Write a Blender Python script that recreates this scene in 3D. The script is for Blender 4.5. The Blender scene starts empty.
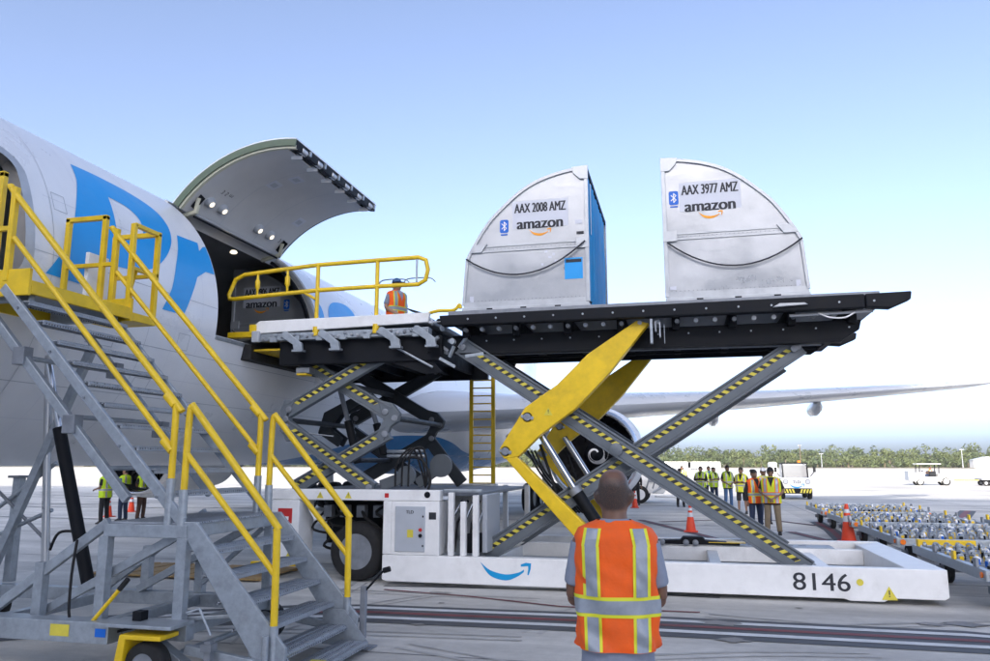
import bpy, bmesh, math, random
from mathutils import Vector, Matrix, Quaternion, noise
from mathutils.bvhtree import BVHTree
random.seed(7)
rad = math.radians
SC = bpy.context.scene
COL = SC.collection

# ------------------------------------------------------------------ camera
FPX, CXP, CYP, CAM_H = 770.0, 495.0, 330.5, 1.9          # focal length in photo pixels (990 wide = 28 mm lens)
PITCH = math.atan((463 - CYP) / FPX); YAW = rad(13.7)
cam_d = bpy.data.cameras.new('camera'); cam = bpy.data.objects.new('camera', cam_d); COL.objects.link(cam)
cam_d.sensor_width = 36.0; cam_d.lens = 28.0; cam_d.clip_start = 0.05; cam_d.clip_end = 4000.0
cam.location = (0, 0, CAM_H); cam.rotation_euler = (rad(90) + PITCH, 0, YAW)
SC.camera = cam

# ------------------------------------------------------------------ sky, sun, exposure
SUN_EL, SUN_AZ = 20.0, 184.5          # low sun behind the camera; azimuth clockwise from +Y
world = bpy.data.worlds.new('World'); SC.world = world; world.use_nodes = True
nt = world.node_tree; nt.nodes.clear()
sky = nt.nodes.new('ShaderNodeTexSky'); sky.sky_type = 'NISHITA'; sky.sun_disc = False
sky.sun_elevation = rad(SUN_EL); sky.sun_rotation = rad(SUN_AZ)
sky.air_density = 0.4; sky.dust_density = 3.0; sky.ozone_density = 2.0; sky.altitude = 0
bg = nt.nodes.new('ShaderNodeBackground'); bg.inputs[1].default_value = 0.12
wo = nt.nodes.new('ShaderNodeOutputWorld')
hs = nt.nodes.new('ShaderNodeHueSaturation'); hs.inputs['Saturation'].default_value = 0.84; hs.inputs['Hue'].default_value = 0.499
nt.links.new(sky.outputs[0], hs.inputs['Color']); nt.links.new(hs.outputs[0], bg.inputs[0]); nt.links.new(bg.outputs[0], wo.inputs[0])
sun_d = bpy.data.lights.new('sun', 'SUN'); sun = bpy.data.objects.new('sun', sun_d); COL.objects.link(sun)
sun_d.energy = 2.0; sun_d.angle = rad(0.6); sun_d.color = (1.0, 0.91, 0.78)
sdir = Vector((math.sin(rad(SUN_AZ)) * math.cos(rad(SUN_EL)), math.cos(rad(SUN_AZ)) * math.cos(rad(SUN_EL)), math.sin(rad(SUN_EL))))
sun.rotation_euler = sdir.to_track_quat('Z', 'Y').to_euler(); sun.location = (0, -60, 60)
SC.render.engine = 'CYCLES'
SC.view_settings.view_transform = 'Standard'; SC.view_settings.look = 'None'
SC.view_settings.exposure = 2.22; SC.view_settings.gamma = 1.0; SC.view_settings.use_curve_mapping = False
SC.cycles.max_bounces = 8; SC.cycles.diffuse_bounces = 4

# ------------------------------------------------------------------ pixel -> direction helpers (only for measuring)
_h = Vector((-math.sin(YAW), math.cos(YAW), 0)); _r = Vector((math.cos(YAW), math.sin(YAW), 0)); _z = Vector((0, 0, 1))
_F = _h * math.cos(PITCH) + _z * math.sin(PITCH); _U = -_h * math.sin(PITCH) + _z * math.cos(PITCH)
def ray(px, py): return _F * FPX + _r * (px - CXP) - _U * (py - CYP)
def on(px, py, ax, val):
    d = ray(px, py); c = Vector((0, 0, CAM_H)); i = 'xyz'.index(ax)
    return c + d * ((val - c[i]) / d[i])
def gnd(px, py): return on(px, py, 'z', 0)

# ------------------------------------------------------------------ materials
def mat(name, col, rough=0.55, metal=0.0, spec=0.5, var=0.12, scale=3.0, bump=0.0, bscale=40.0, coat=0.0, dirt=0.0, emit=None):
    m = bpy.data.materials.new(name); m.use_nodes = True
    t = m.node_tree; b = t.nodes['Principled BSDF']
    b.inputs['Roughness'].default_value = rough; b.inputs['Metallic'].default_value = metal; b.inputs['Specular IOR Level'].default_value = spec
    if coat: b.inputs['Coat Weight'].default_value = coat; b.inputs['Coat Roughness'].default_value = 0.15
    tc = t.nodes.new('ShaderNodeNewGeometry')
    n = t.nodes.new('ShaderNodeTexNoise'); n.inputs['Scale'].default_value = scale; n.inputs['Detail'].default_value = 6; n.inputs['Roughness'].default_value = 0.62
    t.links.new(tc.outputs['Position'], n.inputs['Vector'])
    mr = t.nodes.new('ShaderNodeMapRange'); mr.inputs[1].default_value = 0.3; mr.inputs[2].default_value = 0.7
    mr.inputs[3].default_value = 1 - var; mr.inputs[4].default_value = 1 + var * 0.5
    t.links.new(n.outputs['Fac'], mr.inputs[0])
    mx = t.nodes.new('ShaderNodeVectorMath'); mx.operation = 'SCALE'
    mx.inputs[0].default_value = col[:3]; t.links.new(mr.outputs[0], mx.inputs['Scale'])
    out = mx.outputs[0]
    if dirt > 0:
        n2 = t.nodes.new('ShaderNodeTexNoise'); n2.inputs['Scale'].default_value = scale * 0.35; n2.inputs['Detail'].default_value = 9; n2.inputs['Roughness'].default_value = 0.72
        t.links.new(tc.outputs['Position'], n2.inputs['Vector'])
        r2 = t.nodes.new('ShaderNodeMapRange'); r2.inputs[1].default_value = 0.5; r2.inputs[2].default_value = 0.72; r2.inputs[3].default_value = 0; r2.inputs[4].default_value = dirt
        t.links.new(n2.outputs['Fac'], r2.inputs[0])
        mm = t.nodes.new('ShaderNodeMix'); mm.data_type = 'RGBA'
        mm.inputs[7].default_value = (col[0] * 0.35 + 0.02, col[1] * 0.33 + 0.018, col[2] * 0.3 + 0.014, 1)
        t.links.new(r2.outputs[0], mm.inputs[0]); t.links.new(out, mm.inputs[6]); out = mm.outputs[2]
    t.links.new(out, b.inputs['Base Color'])
    rr = t.nodes.new('ShaderNodeMapRange'); rr.inputs[1].default_value = 0.3; rr.inputs[2].default_value = 0.7
    rr.inputs[3].default_value = max(0.05, rough - 0.1); rr.inputs[4].default_value = min(1, rough + 0.12)
    t.links.new(n.outputs['Fac'], rr.inputs[0]); t.links.new(rr.outputs[0], b.inputs['Roughness'])
    if bump:
        nb = t.nodes.new('ShaderNodeTexNoise'); nb.inputs['Scale'].default_value = bscale; nb.inputs['Detail'].default_value = 4
        t.links.new(tc.outputs['Position'], nb.inputs['Vector'])
        bp = t.nodes.new('ShaderNodeBump'); bp.inputs['Strength'].default_value = bump; bp.inputs['Distance'].default_value = 0.02
        t.links.new(nb.outputs['Fac'], bp.inputs['Height']); t.links.new(bp.outputs[0], b.inputs['Normal'])
    if emit:
        b.inputs['Emission Color'].default_value = (*emit[:3], 1); b.inputs['Emission Strength'].default_value = emit[3]
    return m

M = {}
M['white'] = mat('white_paint', (0.80, 0.80, 0.79), 0.45, var=0.08, scale=3.5, coat=0.1, dirt=0.30)
M['steel'] = mat('galvanized_steel', (0.36, 0.40, 0.44), 0.40, 0.45, var=0.2, scale=14, dirt=0.3)
M['steel_d'] = mat('dull_steel', (0.26, 0.28, 0.31), 0.55, 0.5, var=0.25, scale=7, dirt=0.25)
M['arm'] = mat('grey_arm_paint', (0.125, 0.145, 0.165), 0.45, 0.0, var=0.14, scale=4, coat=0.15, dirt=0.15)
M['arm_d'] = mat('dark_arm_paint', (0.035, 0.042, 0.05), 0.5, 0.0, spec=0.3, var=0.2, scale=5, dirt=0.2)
M['black'] = mat('black_paint', (0.006, 0.0075, 0.011), 0.6, 0.0, spec=0.22, var=0.4, scale=5)
M['rubber'] = mat('black_rubber', (0.012, 0.012, 0.013), 0.8, 0.0, var=0.3, scale=12, bump=0.2)
M['yellow'] = mat('yellow_paint', (0.78, 0.52, 0.008), 0.45, 0.0, var=0.14, scale=6, coat=0.1, dirt=0.30)
M['haz_y'] = mat('hazard_yellow', (0.66, 0.56, 0.06), 0.5, var=0.15, scale=10)
M['haz_k'] = mat('hazard_black', (0.02, 0.02, 0.02), 0.5, var=0.1, scale=10)
M['chrome'] = mat('chromed_rod', (0.75, 0.76, 0.78), 0.15, 1.0, var=0.05, scale=6)
M['alu'] = mat('brushed_aluminium', (0.47, 0.485, 0.505), 0.36, 0.55, var=0.15, scale=1.4, bump=0.35, bscale=2.4, dirt=0.16)
M['alu_rim'] = mat('aluminium_rail', (0.50, 0.52, 0.54), 0.40, 0.4, var=0.14, scale=5, dirt=0.12)
M['primeblue'] = mat('livery_blue', (0.0, 0.31, 0.74), 0.4, var=0.03, scale=2, coat=0.3)
M['clothblue'] = mat('blue_curtain', (0.01, 0.34, 0.68), 0.6, var=0.15, scale=4, bump=0.5, bscale=5)
M['btblue'] = mat('badge_blue', (0.0, 0.12, 0.55), 0.5, var=0.04)
M['ink'] = mat('black_ink', (0.02, 0.022, 0.03), 0.6, var=0.05)
M['orange_ink'] = mat('orange_ink', (0.85, 0.33, 0.01), 0.5, var=0.05)
M['sticker'] = mat('pale_sticker', (0.58, 0.60, 0.66), 0.5, var=0.05)
M['red'] = mat('red_paint', (0.5, 0.02, 0.02), 0.5, var=0.1)
M['conec'] = mat('cone_orange', (0.75, 0.06, 0.015), 0.55, var=0.12, scale=12, dirt=0.1)
M['reflect'] = mat('reflective_tape', (0.55, 0.57, 0.6), 0.35, 0.1, var=0.08, scale=20)
M['glass'] = mat('dark_glass', (0.03, 0.04, 0.05), 0.08, 0.0, var=0.05, coat=0.6)
M['lamp'] = mat('lit_lamp', (0.9, 0.85, 0.75), 0.3, emit=(1.0, 0.85, 0.62, 0.35))
M['cabgrey'] = mat('cabinet_grey', (0.42, 0.45, 0.49), 0.45, var=0.06, scale=4)
M['cream'] = mat('cream_seal', (0.55, 0.54, 0.42), 0.55, var=0.12, scale=6)
M['greenp'] = mat('green_primer', (0.10, 0.14, 0.09), 0.55, var=0.2, scale=6)
M['liner'] = mat('cargo_liner', (0.58, 0.58, 0.58), 0.6, var=0.08, scale=1.5, dirt=0.12)
M['liner_d'] = mat('cabin_wall', (0.40, 0.385, 0.37), 0.7, var=0.15, scale=2)
M['nacelle'] = mat('nacelle_paint', (0.64, 0.66, 0.68), 0.35, 0.0, var=0.05, scale=1, coat=0.3)
M['lip'] = mat('polished_lip', (0.78, 0.79, 0.80), 0.18, 1.0, var=0.05)
M['wing'] = mat('wing_grey', (0.42, 0.44, 0.47), 0.32, 0.0, var=0.08, scale=0.6, coat=0.35)
M['titan'] = mat('titanium', (0.10, 0.10, 0.11), 0.35, 0.8, var=0.1)
M['wood'] = mat('weathered_plywood', (0.42, 0.27, 0.11), 0.75, var=0.3, scale=4, dirt=0.3)
M['amber'] = mat('amber_reflector', (0.8, 0.18, 0.01), 0.3, var=0.05)
M['signwhite'] = mat('white_decal', (0.8, 0.8, 0.8), 0.5, var=0.03)

# ------------------------------------------------------------------ mesh builder
class MB:
    def __init__(s): s.v = []; s.f = []; s.m = []
    def add(s, vs, fs, mi=0):
        o = len(s.v); s.v += [tuple(v) for v in vs]
        for f in fs: s.f.append(tuple(i + o for i in f)); s.m.append(mi)
        return s
    def box(s, x0, x1, y0, y1, z0, z1, mi=0):
        v = [(x, y, z) for z in (z0, z1) for y in (y0, y1) for x in (x0, x1)]
        return s.add(v, [(0, 2, 3, 1), (4, 5, 7, 6), (0, 1, 5, 4), (2, 6, 7, 3), (0, 4, 6, 2), (1, 3, 7, 5)], mi)
    def beam(s, p, q, w, h, up=(0, 0, 1), mi=0, w2=None, h2=None):
        p, q = Vector(p), Vector(q); d = (q - p).normalized(); u = Vector(up)
        if abs(d.dot(u)) > 0.98: u = Vector((1, 0, 0)) if abs(d.x) < 0.9 else Vector((0, 1, 0))
        r = d.cross(u).normalized(); u = r.cross(d).normalized()
        w2 = w if w2 is None else w2; h2 = h if h2 is None else h2
        v = []
        for c, ww, hh in ((p, w, h), (q, w2, h2)):
            for a, b in ((-1, -1), (1, -1), (1, 1), (-1, 1)): v.append(c + r * a * ww / 2 + u * b * hh / 2)
        return s.add(v, [(0, 3, 2, 1), (4, 5, 6, 7), (0, 1, 5, 4), (1, 2, 6, 5), (2, 3, 7, 6), (3, 0, 4, 7)], mi)
    def tube(s, pts, r, n=10, closed=False, mi=0):
        pts = [Vector(p) for p in pts]; N = len(pts)
        rs = r if isinstance(r, (list, tuple)) else [r] * N
        v = []; prev = None
        for i, p in enumerate(pts):
            if closed: d = (pts[(i + 1) % N] - pts[i - 1])
            else: d = pts[min(i + 1, N - 1)] - pts[max(i - 1, 0)]
            d.normalize()
            if prev is None:
                u = Vector((0, 0, 1)) if abs(d.z) < 0.9 else Vector((1, 0, 0))
            else: u = prev
            x = d.cross(u).normalized(); u = x.cross(d).normalized(); prev = u
            for k in range(n):
                a = 2 * math.pi * k / n; v.append(p + (x * math.cos(a) + u * math.sin(a)) * rs[i])
        f = []
        for i in range(N if closed else N - 1):
            j = (i + 1) % N
            for k in range(n): f.append((i * n + k, i * n + (k + 1) % n, j * n + (k + 1) % n, j * n + k))
        if not closed: f.append(tuple(reversed(range(n)))); f.append(tuple(range((N - 1) * n, N * n)))
        return s.add(v, f, mi)
    def prism(s, poly, ax, a, b, mi=0):
        n = len(poly); v = []
        for c in (a, b):
            for p in poly:
                v.append({'y': (p[0], c, p[1]), 'x': (c, p[0], p[1]), 'z': (p[0], p[1], c)}[ax])
        f = [tuple(range(n)), tuple(reversed(range(n, 2 * n)))]
        for i in range(n): f.append((i, i + n, (i + 1) % n + n, (i + 1) % n))
        return s.add(v, f, mi)
    def lathe(s, prof, o, axis='y', n=24, mi=0, caps=True):
        o = Vector(o); v = []
        for r, t in prof:
            for k in range(n):
                a = 2 * math.pi * k / n; c, d = r * math.cos(a), r * math.sin(a)
                v.append(o + {'y': Vector((c, t, d)), 'x': Vector((t, c, d)), 'z': Vector((c, d, t))}[axis])
        f = []
        for i in range(len(prof) - 1):
            for k in range(n): f.append((i * n + k, i * n + (k + 1) % n, (i + 1) * n + (k + 1) % n, (i + 1) * n + k))
        if caps: f.append(tuple(range(n))); f.append(tuple(range((len(prof) - 1) * n, len(prof) * n)))
        return s.add(v, f, mi)
    def loft(s, rings, mi=0, caps=True):
        n = len(rings[0]); v = [p for r in rings for p in r]; f = []
        for i in range(len(rings) - 1):
            for k in range(n): f.append((i * n + k, i * n + (k + 1) % n, (i + 1) * n + (k + 1) % n, (i + 1) * n + k))
        if caps: f.append(tuple(reversed(range(n)))); f.append(tuple(range((len(rings) - 1) * n, len(rings) * n)))
        return s.add(v, f, mi)
    def xf(s, mtx):
        s.v = [tuple(mtx @ Vector(v)) for v in s.v]; return s
    def build(s, name, mats, parent=None, smooth=False, bevel=0.0, normals=True, seg=2):
        me = bpy.data.meshes.new(name)
        vs = [Vector(v) for v in s.v]
        lo = Vector([min(v[i] for v in vs) for i in range(3)]); hi = Vector([max(v[i] for v in vs) for i in range(3)])
        c = (lo + hi) / 2
        me.from_pydata([v - c for v in vs], [], s.f)
        if not isinstance(mats, (list, tuple)): mats = [mats]
        for m in mats: me.materials.append(M[m] if isinstance(m, str) else m)
        if len(mats) > 1: me.polygons.foreach_set('material_index', s.m)
        if normals:
            bm = bmesh.new(); bm.from_mesh(me); bmesh.ops.recalc_face_normals(bm, faces=bm.faces); bm.to_mesh(me); bm.free()
        if smooth:
            me.shade_smooth(); me.set_sharp_from_angle(angle=rad(38 if smooth is True else smooth))
        me.update()
        o = bpy.data.objects.new(name, me); COL.objects.link(o)
        if bevel:
            md = o.modifiers.new('bevel', 'BEVEL'); md.width = bevel; md.segments = seg; md.limit_method = 'ANGLE'; md.angle_limit = rad(40)
        place(o, c, parent); return o
WL = {}
def place(o, c, parent):
    WL[o.name] = Vector(c)
    if parent is not None:
        o.parent = parent; o.location = Vector(c) - WL[parent.name]
    else: o.location = c
def tag(o, label=None, cat=None, group=None, kind=None):
    if label: o['label'] = label
    if cat: o['category'] = cat
    if group: o['group'] = group
    if kind: o['kind'] = kind
    return o
def root(name, label, cat, loc=(0, 0, 0), group=None):
    o = bpy.data.objects.new(name, None); COL.objects.link(o); o.empty_display_size = 0.3
    o.location = loc; WL[o.name] = Vector(loc); return tag(o, label, cat, group)
def copy_tree(o, parent=None):
    c = o.copy(); COL.objects.link(c); c.parent = parent
    for ch in list(o.children): copy_tree(ch, c)
    return c
def instance(src, loc, parent, rot=None, name=None):           # another piece that shares its mesh
    o = bpy.data.objects.new(name or src.name.split('.')[0], src.data); COL.objects.link(o); place(o, loc, parent)
    if rot is not None: o.rotation_euler = rot
    return o
def flat(outlines, name, m, parent, fn, cut=None, off=0.0):
    """filled 2-D outlines -> mesh, every (a, b) mapped to 3-D by fn"""
    cu = bpy.data.curves.new('tmp', 'CURVE'); cu.dimensions = '2D'; cu.fill_mode = 'BOTH'
    for ol in outlines:
        sp = cu.splines.new('POLY'); sp.points.add(len(ol) - 1); sp.use_cyclic_u = True
        for i, p in enumerate(ol): sp.points[i].co = (p[0], p[1], 0, 1)
    return curve_mesh(cu, name, m, parent, fn, cut)
def curve_mesh(cu, name, m, parent, fn, cut=None):
    ob = bpy.data.objects.new('tmp', cu); COL.objects.link(ob)
    dg = bpy.context.evaluated_depsgraph_get(); dg.update()
    me = bpy.data.meshes.new_from_object(ob.evaluated_get(dg)); bpy.data.objects.remove(ob); bpy.data.curves.remove(cu)
    bm = bmesh.new(); bm.from_mesh(me)
    if cut:
        for no, step in (((0, 1, 0), cut),):
            ys = [v.co.y for v in bm.verts]; t = min(ys) + step
            while t < max(ys):
                bmesh.ops.bisect_plane(bm, geom=bm.verts[:] + bm.edges[:] + bm.faces[:], plane_co=(0, t, 0), plane_no=no); t += step
    mb = MB(); vi = {v: i for i, v in enumerate(bm.verts)}
    mb.add([fn(v.co.x, v.co.y) for v in bm.verts], [tuple(vi[v] for v in f.verts) for f in bm.faces]); bm.free(); bpy.data.meshes.remove(me)
    return mb.build(name, m, parent, normals=False)
def text(body, name, m, parent, fn, size, bold=0.0, width=None):
    """flat lettering; size = cap height, width = total width if given; fn maps (a, b) with the text centred on (0, 0)"""
    cu = bpy.data.curves.new('tmp', 'FONT'); cu.body = body; cu.size = size / 0.70; cu.align_x = 'CENTER'; cu.align_y = 'CENTER'; cu.resolution_u = 4
    k = 1.0
    if width:
        ob = bpy.data.objects.new('tmp', cu); COL.objects.link(ob); bpy.context.view_layer.update(); k = width / ob.dimensions.x; bpy.data.objects.remove(ob)
    if bold:                                    # heavier strokes: the same print laid three times, a hair apart
        c2, c3 = cu.copy(), cu.copy()
        for c_, s_, d_ in ((c2, -1, .0003), (c3, 1, .0006)):
            curve_mesh(c_, name, m, parent, lambda a, b: fn(a * k + s_ * bold, b) + Vector((0, d_, 0)))
    return curve_mesh(cu, name, m, parent, lambda a, b: fn(a * k, b))
def cr(pts, n=6, closed=True):
    """Catmull-Rom through points"""
    out = []; N = len(pts)
    for i in range(N if closed else N - 1):
        if closed: p = [pts[(i + k - 1) % N] for k in range(4)]
        else: p = [pts[max(0, min(N - 1, i + k - 1))] for k in range(4)]
        for j in range(n):
            t = j / n
            out.append(tuple(0.5 * (2 * b + (c - a) * t + (2 * a - 5 * b + 4 * c - d) * t * t + (3 * b - a - 3 * c + d) * t ** 3) for a, b, c, d in zip(*p)))
    if not closed: out.append(tuple(pts[-1]))
    return out
# ------------------------------------------------------------------ ground
def concrete_mat():
    m = bpy.data.materials.new('apron_concrete'); m.use_nodes = True; t = m.node_tree; b = t.nodes['Principled BSDF']
    g = t.nodes.new('ShaderNodeNewGeometry')
    def noise_n(sc, det, ro, stretch=None):
        n = t.nodes.new('ShaderNodeTexNoise'); n.inputs['Scale'].default_value = sc; n.inputs['Detail'].default_value = det; n.inputs['Roughness'].default_value = ro
        if stretch:
            mp = t.nodes.new('ShaderNodeMapping'); mp.inputs['Scale'].default_value = stretch; mp.inputs['Rotation'].default_value = (0, 0, 0.12)
            t.links.new(g.outputs['Position'], mp.inputs[0]); t.links.new(mp.outputs[0], n.inputs['Vector'])
        else: t.links.new(g.outputs['Position'], n.inputs['Vector'])
        return n
    def rng(n, a, b_, c, d):
        r = t.nodes.new('ShaderNodeMapRange'); r.inputs[1].default_value = a; r.inputs[2].default_value = b_; r.inputs[3].default_value = c; r.inputs[4].default_value = d
        t.links.new(n.outputs[0], r.inputs[0]); return r
    def mul(a, b_):
        x = t.nodes.new('ShaderNodeMath'); x.operation = 'MULTIPLY'; t.links.new(a.outputs[0], x.inputs[0]); t.links.new(b_.outputs[0], x.inputs[1]); return x
    big = rng(noise_n(0.22, 6, 0.65), 0.3, 0.7, 0.72, 1.14)
    fine = rng(noise_n(5.0, 8, 0.7), 0.3, 0.7, 0.88, 1.08)
    streak = rng(noise_n(0.5, 7, 0.7, (0.25, 2.2, 1)), 0.35, 0.7, 1.08, 0.68)
    grit = rng(noise_n(90.0, 3, 0.6), 0.3, 0.7, 0.92, 1.06)
    # slab to slab tone
    vo = t.nodes.new('ShaderNodeTexVoronoi'); vo.distance = 'CHEBYCHEV'; vo.inputs['Randomness'].default_value = 0.0; vo.inputs['Scale'].default_value = 1 / 7.6
    t.links.new(g.outputs['Position'], vo.inputs['Vector'])
    sp = t.nodes.new('ShaderNodeSeparateColor'); t.links.new(vo.outputs['Color'], sp.inputs[0])
    sl = t.nodes.new('ShaderNodeMapRange'); sl.inputs[3].default_value = 0.90; sl.inputs[4].default_value = 1.08; t.links.new(sp.outputs[0], sl.inputs[0])
    f = mul(mul(mul(mul(big, fine), streak), grit), sl)
    v = t.nodes.new('ShaderNodeVectorMath'); v.operation = 'SCALE'; v.inputs[0].default_value = (0.62, 0.60, 0.555); t.links.new(f.outputs[0], v.inputs['Scale'])
    t.links.new(v.outputs[0], b.inputs['Base Color']); b.inputs['Roughness'].default_value = 0.72
    bp = t.nodes.new('ShaderNodeBump'); bp.inputs['Strength'].default_value = 0.25; bp.inputs['Distance'].default_value = 0.01
    nb = noise_n(45.0, 5, 0.6); t.links.new(nb.outputs[0], bp.inputs['Height']); t.links.new(bp.outputs[0], b.inputs['Normal'])
    return m
M['concrete'] = concrete_mat()
M['grass'] = mat('dry_grass', (0.19, 0.16, 0.085), 0.9, var=0.35, scale=0.05, dirt=0.3)
M['sealant'] = mat('joint_sealant', (0.17, 0.17, 0.175), 0.8, var=0.35, scale=1.5)
M['line_white'] = mat('worn_white_line', (0.62, 0.63, 0.63), 0.7, var=0.22, scale=3, dirt=0.3)
M['line_dark'] = mat('dark_line_paint', (0.085, 0.09, 0.098), 0.7, var=0.3, scale=2, dirt=0.2)
M['line_red'] = mat('red_line_paint', (0.19, 0.055, 0.06), 0.7, var=0.3, scale=2, dirt=0.4)
M['line_yellow'] = mat('worn_yellow_line', (0.45, 0.29, 0.09), 0.75, var=0.3, scale=2, dirt=0.4)
def sheet(name, x0, x1, y0, y1, z, m):
    return MB().add([(x0, y0, z), (x1, y0, z), (x1, y1, z), (x0, y1, z)], [(0, 1, 2, 3)]).build(name, m, None, normals=False)
ground = tag(sheet('ground', -3000, 3000, -800, 3500, -0.012, 'grass'), kind='structure')
apron = tag(sheet('apron', -600, 700, -300, 300, 0.0, 'concrete'), kind='structure')
def line(name, pts, w, m, z=0.004, parent=apron):
    """a strip of paint or sealant along ground points"""
    pts = [Vector((p[0], p[1], 0)) for p in pts]; mb = MB(); L = []
    for i, p in enumerate(pts):
        a = pts[max(0, i - 1)]; b = pts[min(len(pts) - 1, i + 1)]; d = (b - a).normalized(); n = Vector((-d.y, d.x, 0)); L.append((p + n * w / 2, p - n * w / 2))
    for i in range(len(L) - 1):
        v = [L[i][0], L[i][1], L[i + 1][1], L[i + 1][0]]; mb.add([(q.x, q.y, z) for q in v], [(0, 1, 2, 3)])
    return mb.build(name, m, parent, normals=False)
for i in range(-6, 7):
    line('joint_seal', [(i * 7.6 - 3.0, 17), (i * 7.6 - 3.0, 110)], 0.03, 'sealant', 0.004)
for j in range(-2, 14):
    line('joint_seal', [(-90, j * 7.6 + 6.4), (60, j * 7.6 + 6.4)], 0.035, 'sealant', 0.0048)
# foreground banded stand line: dark edge, white, dark with red core, white, dark; it bends at both ends
def band(off, w, name, m, z):
    o = off
    line(name, [(-9.2 - o * 0.2, 6.35 + o * 0.95), (-7.6, 7.6 + o), (-6.0, 8.75 + o), (-4.9, 9.35 + o), (-4.2, 9.56 + o), (-1.5, 9.66 + o), (3.0, 9.60 + o), (3.55 + o * 0.5, 9.45 + o), (4.6 + o, 8.3 + o * 0.4), (6.2 + o, 6.0)], w, m, z)
band(0.10, 1.14, 'dark_stand_line', 'line_dark', 0.006)
band(0.43, 0.15, 'white_stand_line', 'line_white', 0.010)
band(-0.17, 0.15, 'white_stand_line', 'line_white', 0.010)
band(0.14, 0.13, 'red_stand_line', 'line_red', 0.010)
line('red_line', [gnd(384, 590), gnd(470, 597), gnd(560, 607), gnd(700, 613)], 0.07, 'line_red', 0.008)
line('dark_line', [gnd(384, 586), gnd(560, 590), gnd(720, 598)], 0.10, 'line_dark', 0.0055)
# safety lines further out
for w, m, z, dz in ((0.42, 'line_dark', 0.006, 0), (0.16, 'line_red', 0.010, 0)):
    line('safety_line', [gnd(660, 522), gnd(760, 519), gnd(818, 526)], w * 0.7, m, z)
    line('safety_line', [gnd(640, 520), gnd(700, 535), gnd(740, 545)], w * 0.7, m, z)
    line('safety_line', [gnd(816, 522), gnd(832, 531), gnd(845, 543)], w, m, z)
    line('safety_line', [gnd(955, 524), gnd(968, 511), gnd(1075, 514)], w * 1.5, m, z)
    line('safety_line', [gnd(790, 532), gnd(835, 543)], w * 0.8, m, z)
# dark tyre streaks and sealed cracks seen under the belly
for k in range(40):
    y0 = random.uniform(17, 48); x0 = random.uniform(-48, -14); l = random.uniform(5, 18); s = random.uniform(-0.25, 0.35)
    line('tar_seam', [(x0, y0), (x0 + l * 0.5, y0 + s * l * 0.5 + random.uniform(-.3, .3)), (x0 + l, y0 + s * l)], random.uniform(0.05, 0.28), 'line_dark' if k % 3 else 'sealant', 0.0052 + 0.0004 * (k % 20))

# tyre marks and oil spots on the stand
M['tyre_mark'] = mat('faint_tyre_mark', (0.40, 0.39, 0.37), .75, var=.35, scale=2.5); M['oil'] = mat('oil_stain', (0.22, 0.21, 0.20), .5, var=.4, scale=5)
rt = random.Random(21)
for k in range(16):
    x = rt.uniform(-7, 6); y = rt.uniform(7.6, 11.4); a_ = rt.uniform(-.5, .5) if k % 3 else rt.uniform(1.0, 2.0); l = rt.uniform(1.2, 5)
    for o in (0, .19): line('tyre_mark', cr([(x + o * -math.sin(a_), y + o * math.cos(a_), 0), (x + math.cos(a_) * l * .5 + o * -math.sin(a_), y + math.sin(a_) * l * .4 + o * math.cos(a_), 0), (x + math.cos(a_) * l + o * -math.sin(a_), y + math.sin(a_) * l * .6 + o * math.cos(a_), 0)], 5, False), rt.uniform(.03, .08), 'tyre_mark', .0042 + .0003 * ((k * 2 + (o > 0)) % 32 / 8))
for k in range(22):
    x, y = (rt.uniform(-6.5, 5), rt.uniform(7.4, 11.5)) if k < 14 else (rt.uniform(-3, 8), rt.uniform(17, 34)); s = rt.uniform(.03, .16); n = 14
    MB().add([(x + s * (1 + .35 * math.sin(i * 2.3 + k)) * math.cos(2 * math.pi * i / n) * 1.6, y + s * (1 + .3 * math.sin(i * 1.7 + k)) * math.sin(2 * math.pi * i / n), .0118 + .0001 * (k % 5)) for i in range(n)], [tuple(range(n))]).build('oil_stain', 'oil', apron, normals=False)
for y in (7.75, 12.9): line('joint_seal', [(-12, y), (10, y)], .02, 'sealant', .0035)

# wooden spreader boards lying behind the stairs
def board_mat_thing():
    p = gnd(195, 573); r = root('plywood_mat', 'tan slatted plywood mat lying on the apron behind the stairs', 'mat', (p.x, p.y, 0))
    for i in range(9):
        MB().box(p.x - 1.55 + i * 0.36, p.x - 1.25 + i * 0.36, p.y - 0.75, p.y + 0.75, 0.03, 0.055).build('plank', 'wood', r)
    for j in (-0.6, 0.6): MB().box(p.x - 1.6, p.x + 1.65, p.y + j - 0.06, p.y + j + 0.06, 0.012, 0.03).build('batten', 'wood', r)
board_mat_thing()

# ------------------------------------------------------------------ the hangar behind the camera whose shade covers the stand
def hangar():
    M['cladding'] = mat('pale_cladding', (0.72, 0.72, 0.71), 0.6, var=0.06, scale=0.3)
    h = 32.0; y0 = 46.3 - h / math.tan(rad(SUN_EL)); ang = rad(-7.0)
    r = root('hangar_building', 'long pale metal hangar standing behind the photographer', 'hangar', (0, y0, 0))
    XL, XR = -62, 20
    MB().box(XL, XR, y0 - 60, y0, 0, h).build('wall', 'cladding', r)
    MB().box(XL - .5, XR + .5, y0 - 60.5, y0 + 0.5, h, h + 0.4).build('roof', 'steel_d', r)
    for i in range(-1, 1):
        d = MB().box(i * 30 - 11, i * 30 + 11, y0, y0 + 0.12, 0, 14).build('hangar_door', 'cabgrey', r)
        for k in range(-2, 3): MB().box(i * 30 + k * 4.4 - .08, i * 30 + k * 4.4 + .08, y0 + 0.12, y0 + 0.2, 0, 14).build('door_rib', 'steel_d', d)
    r.rotation_euler = (0, 0, ang)
hangar()

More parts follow.
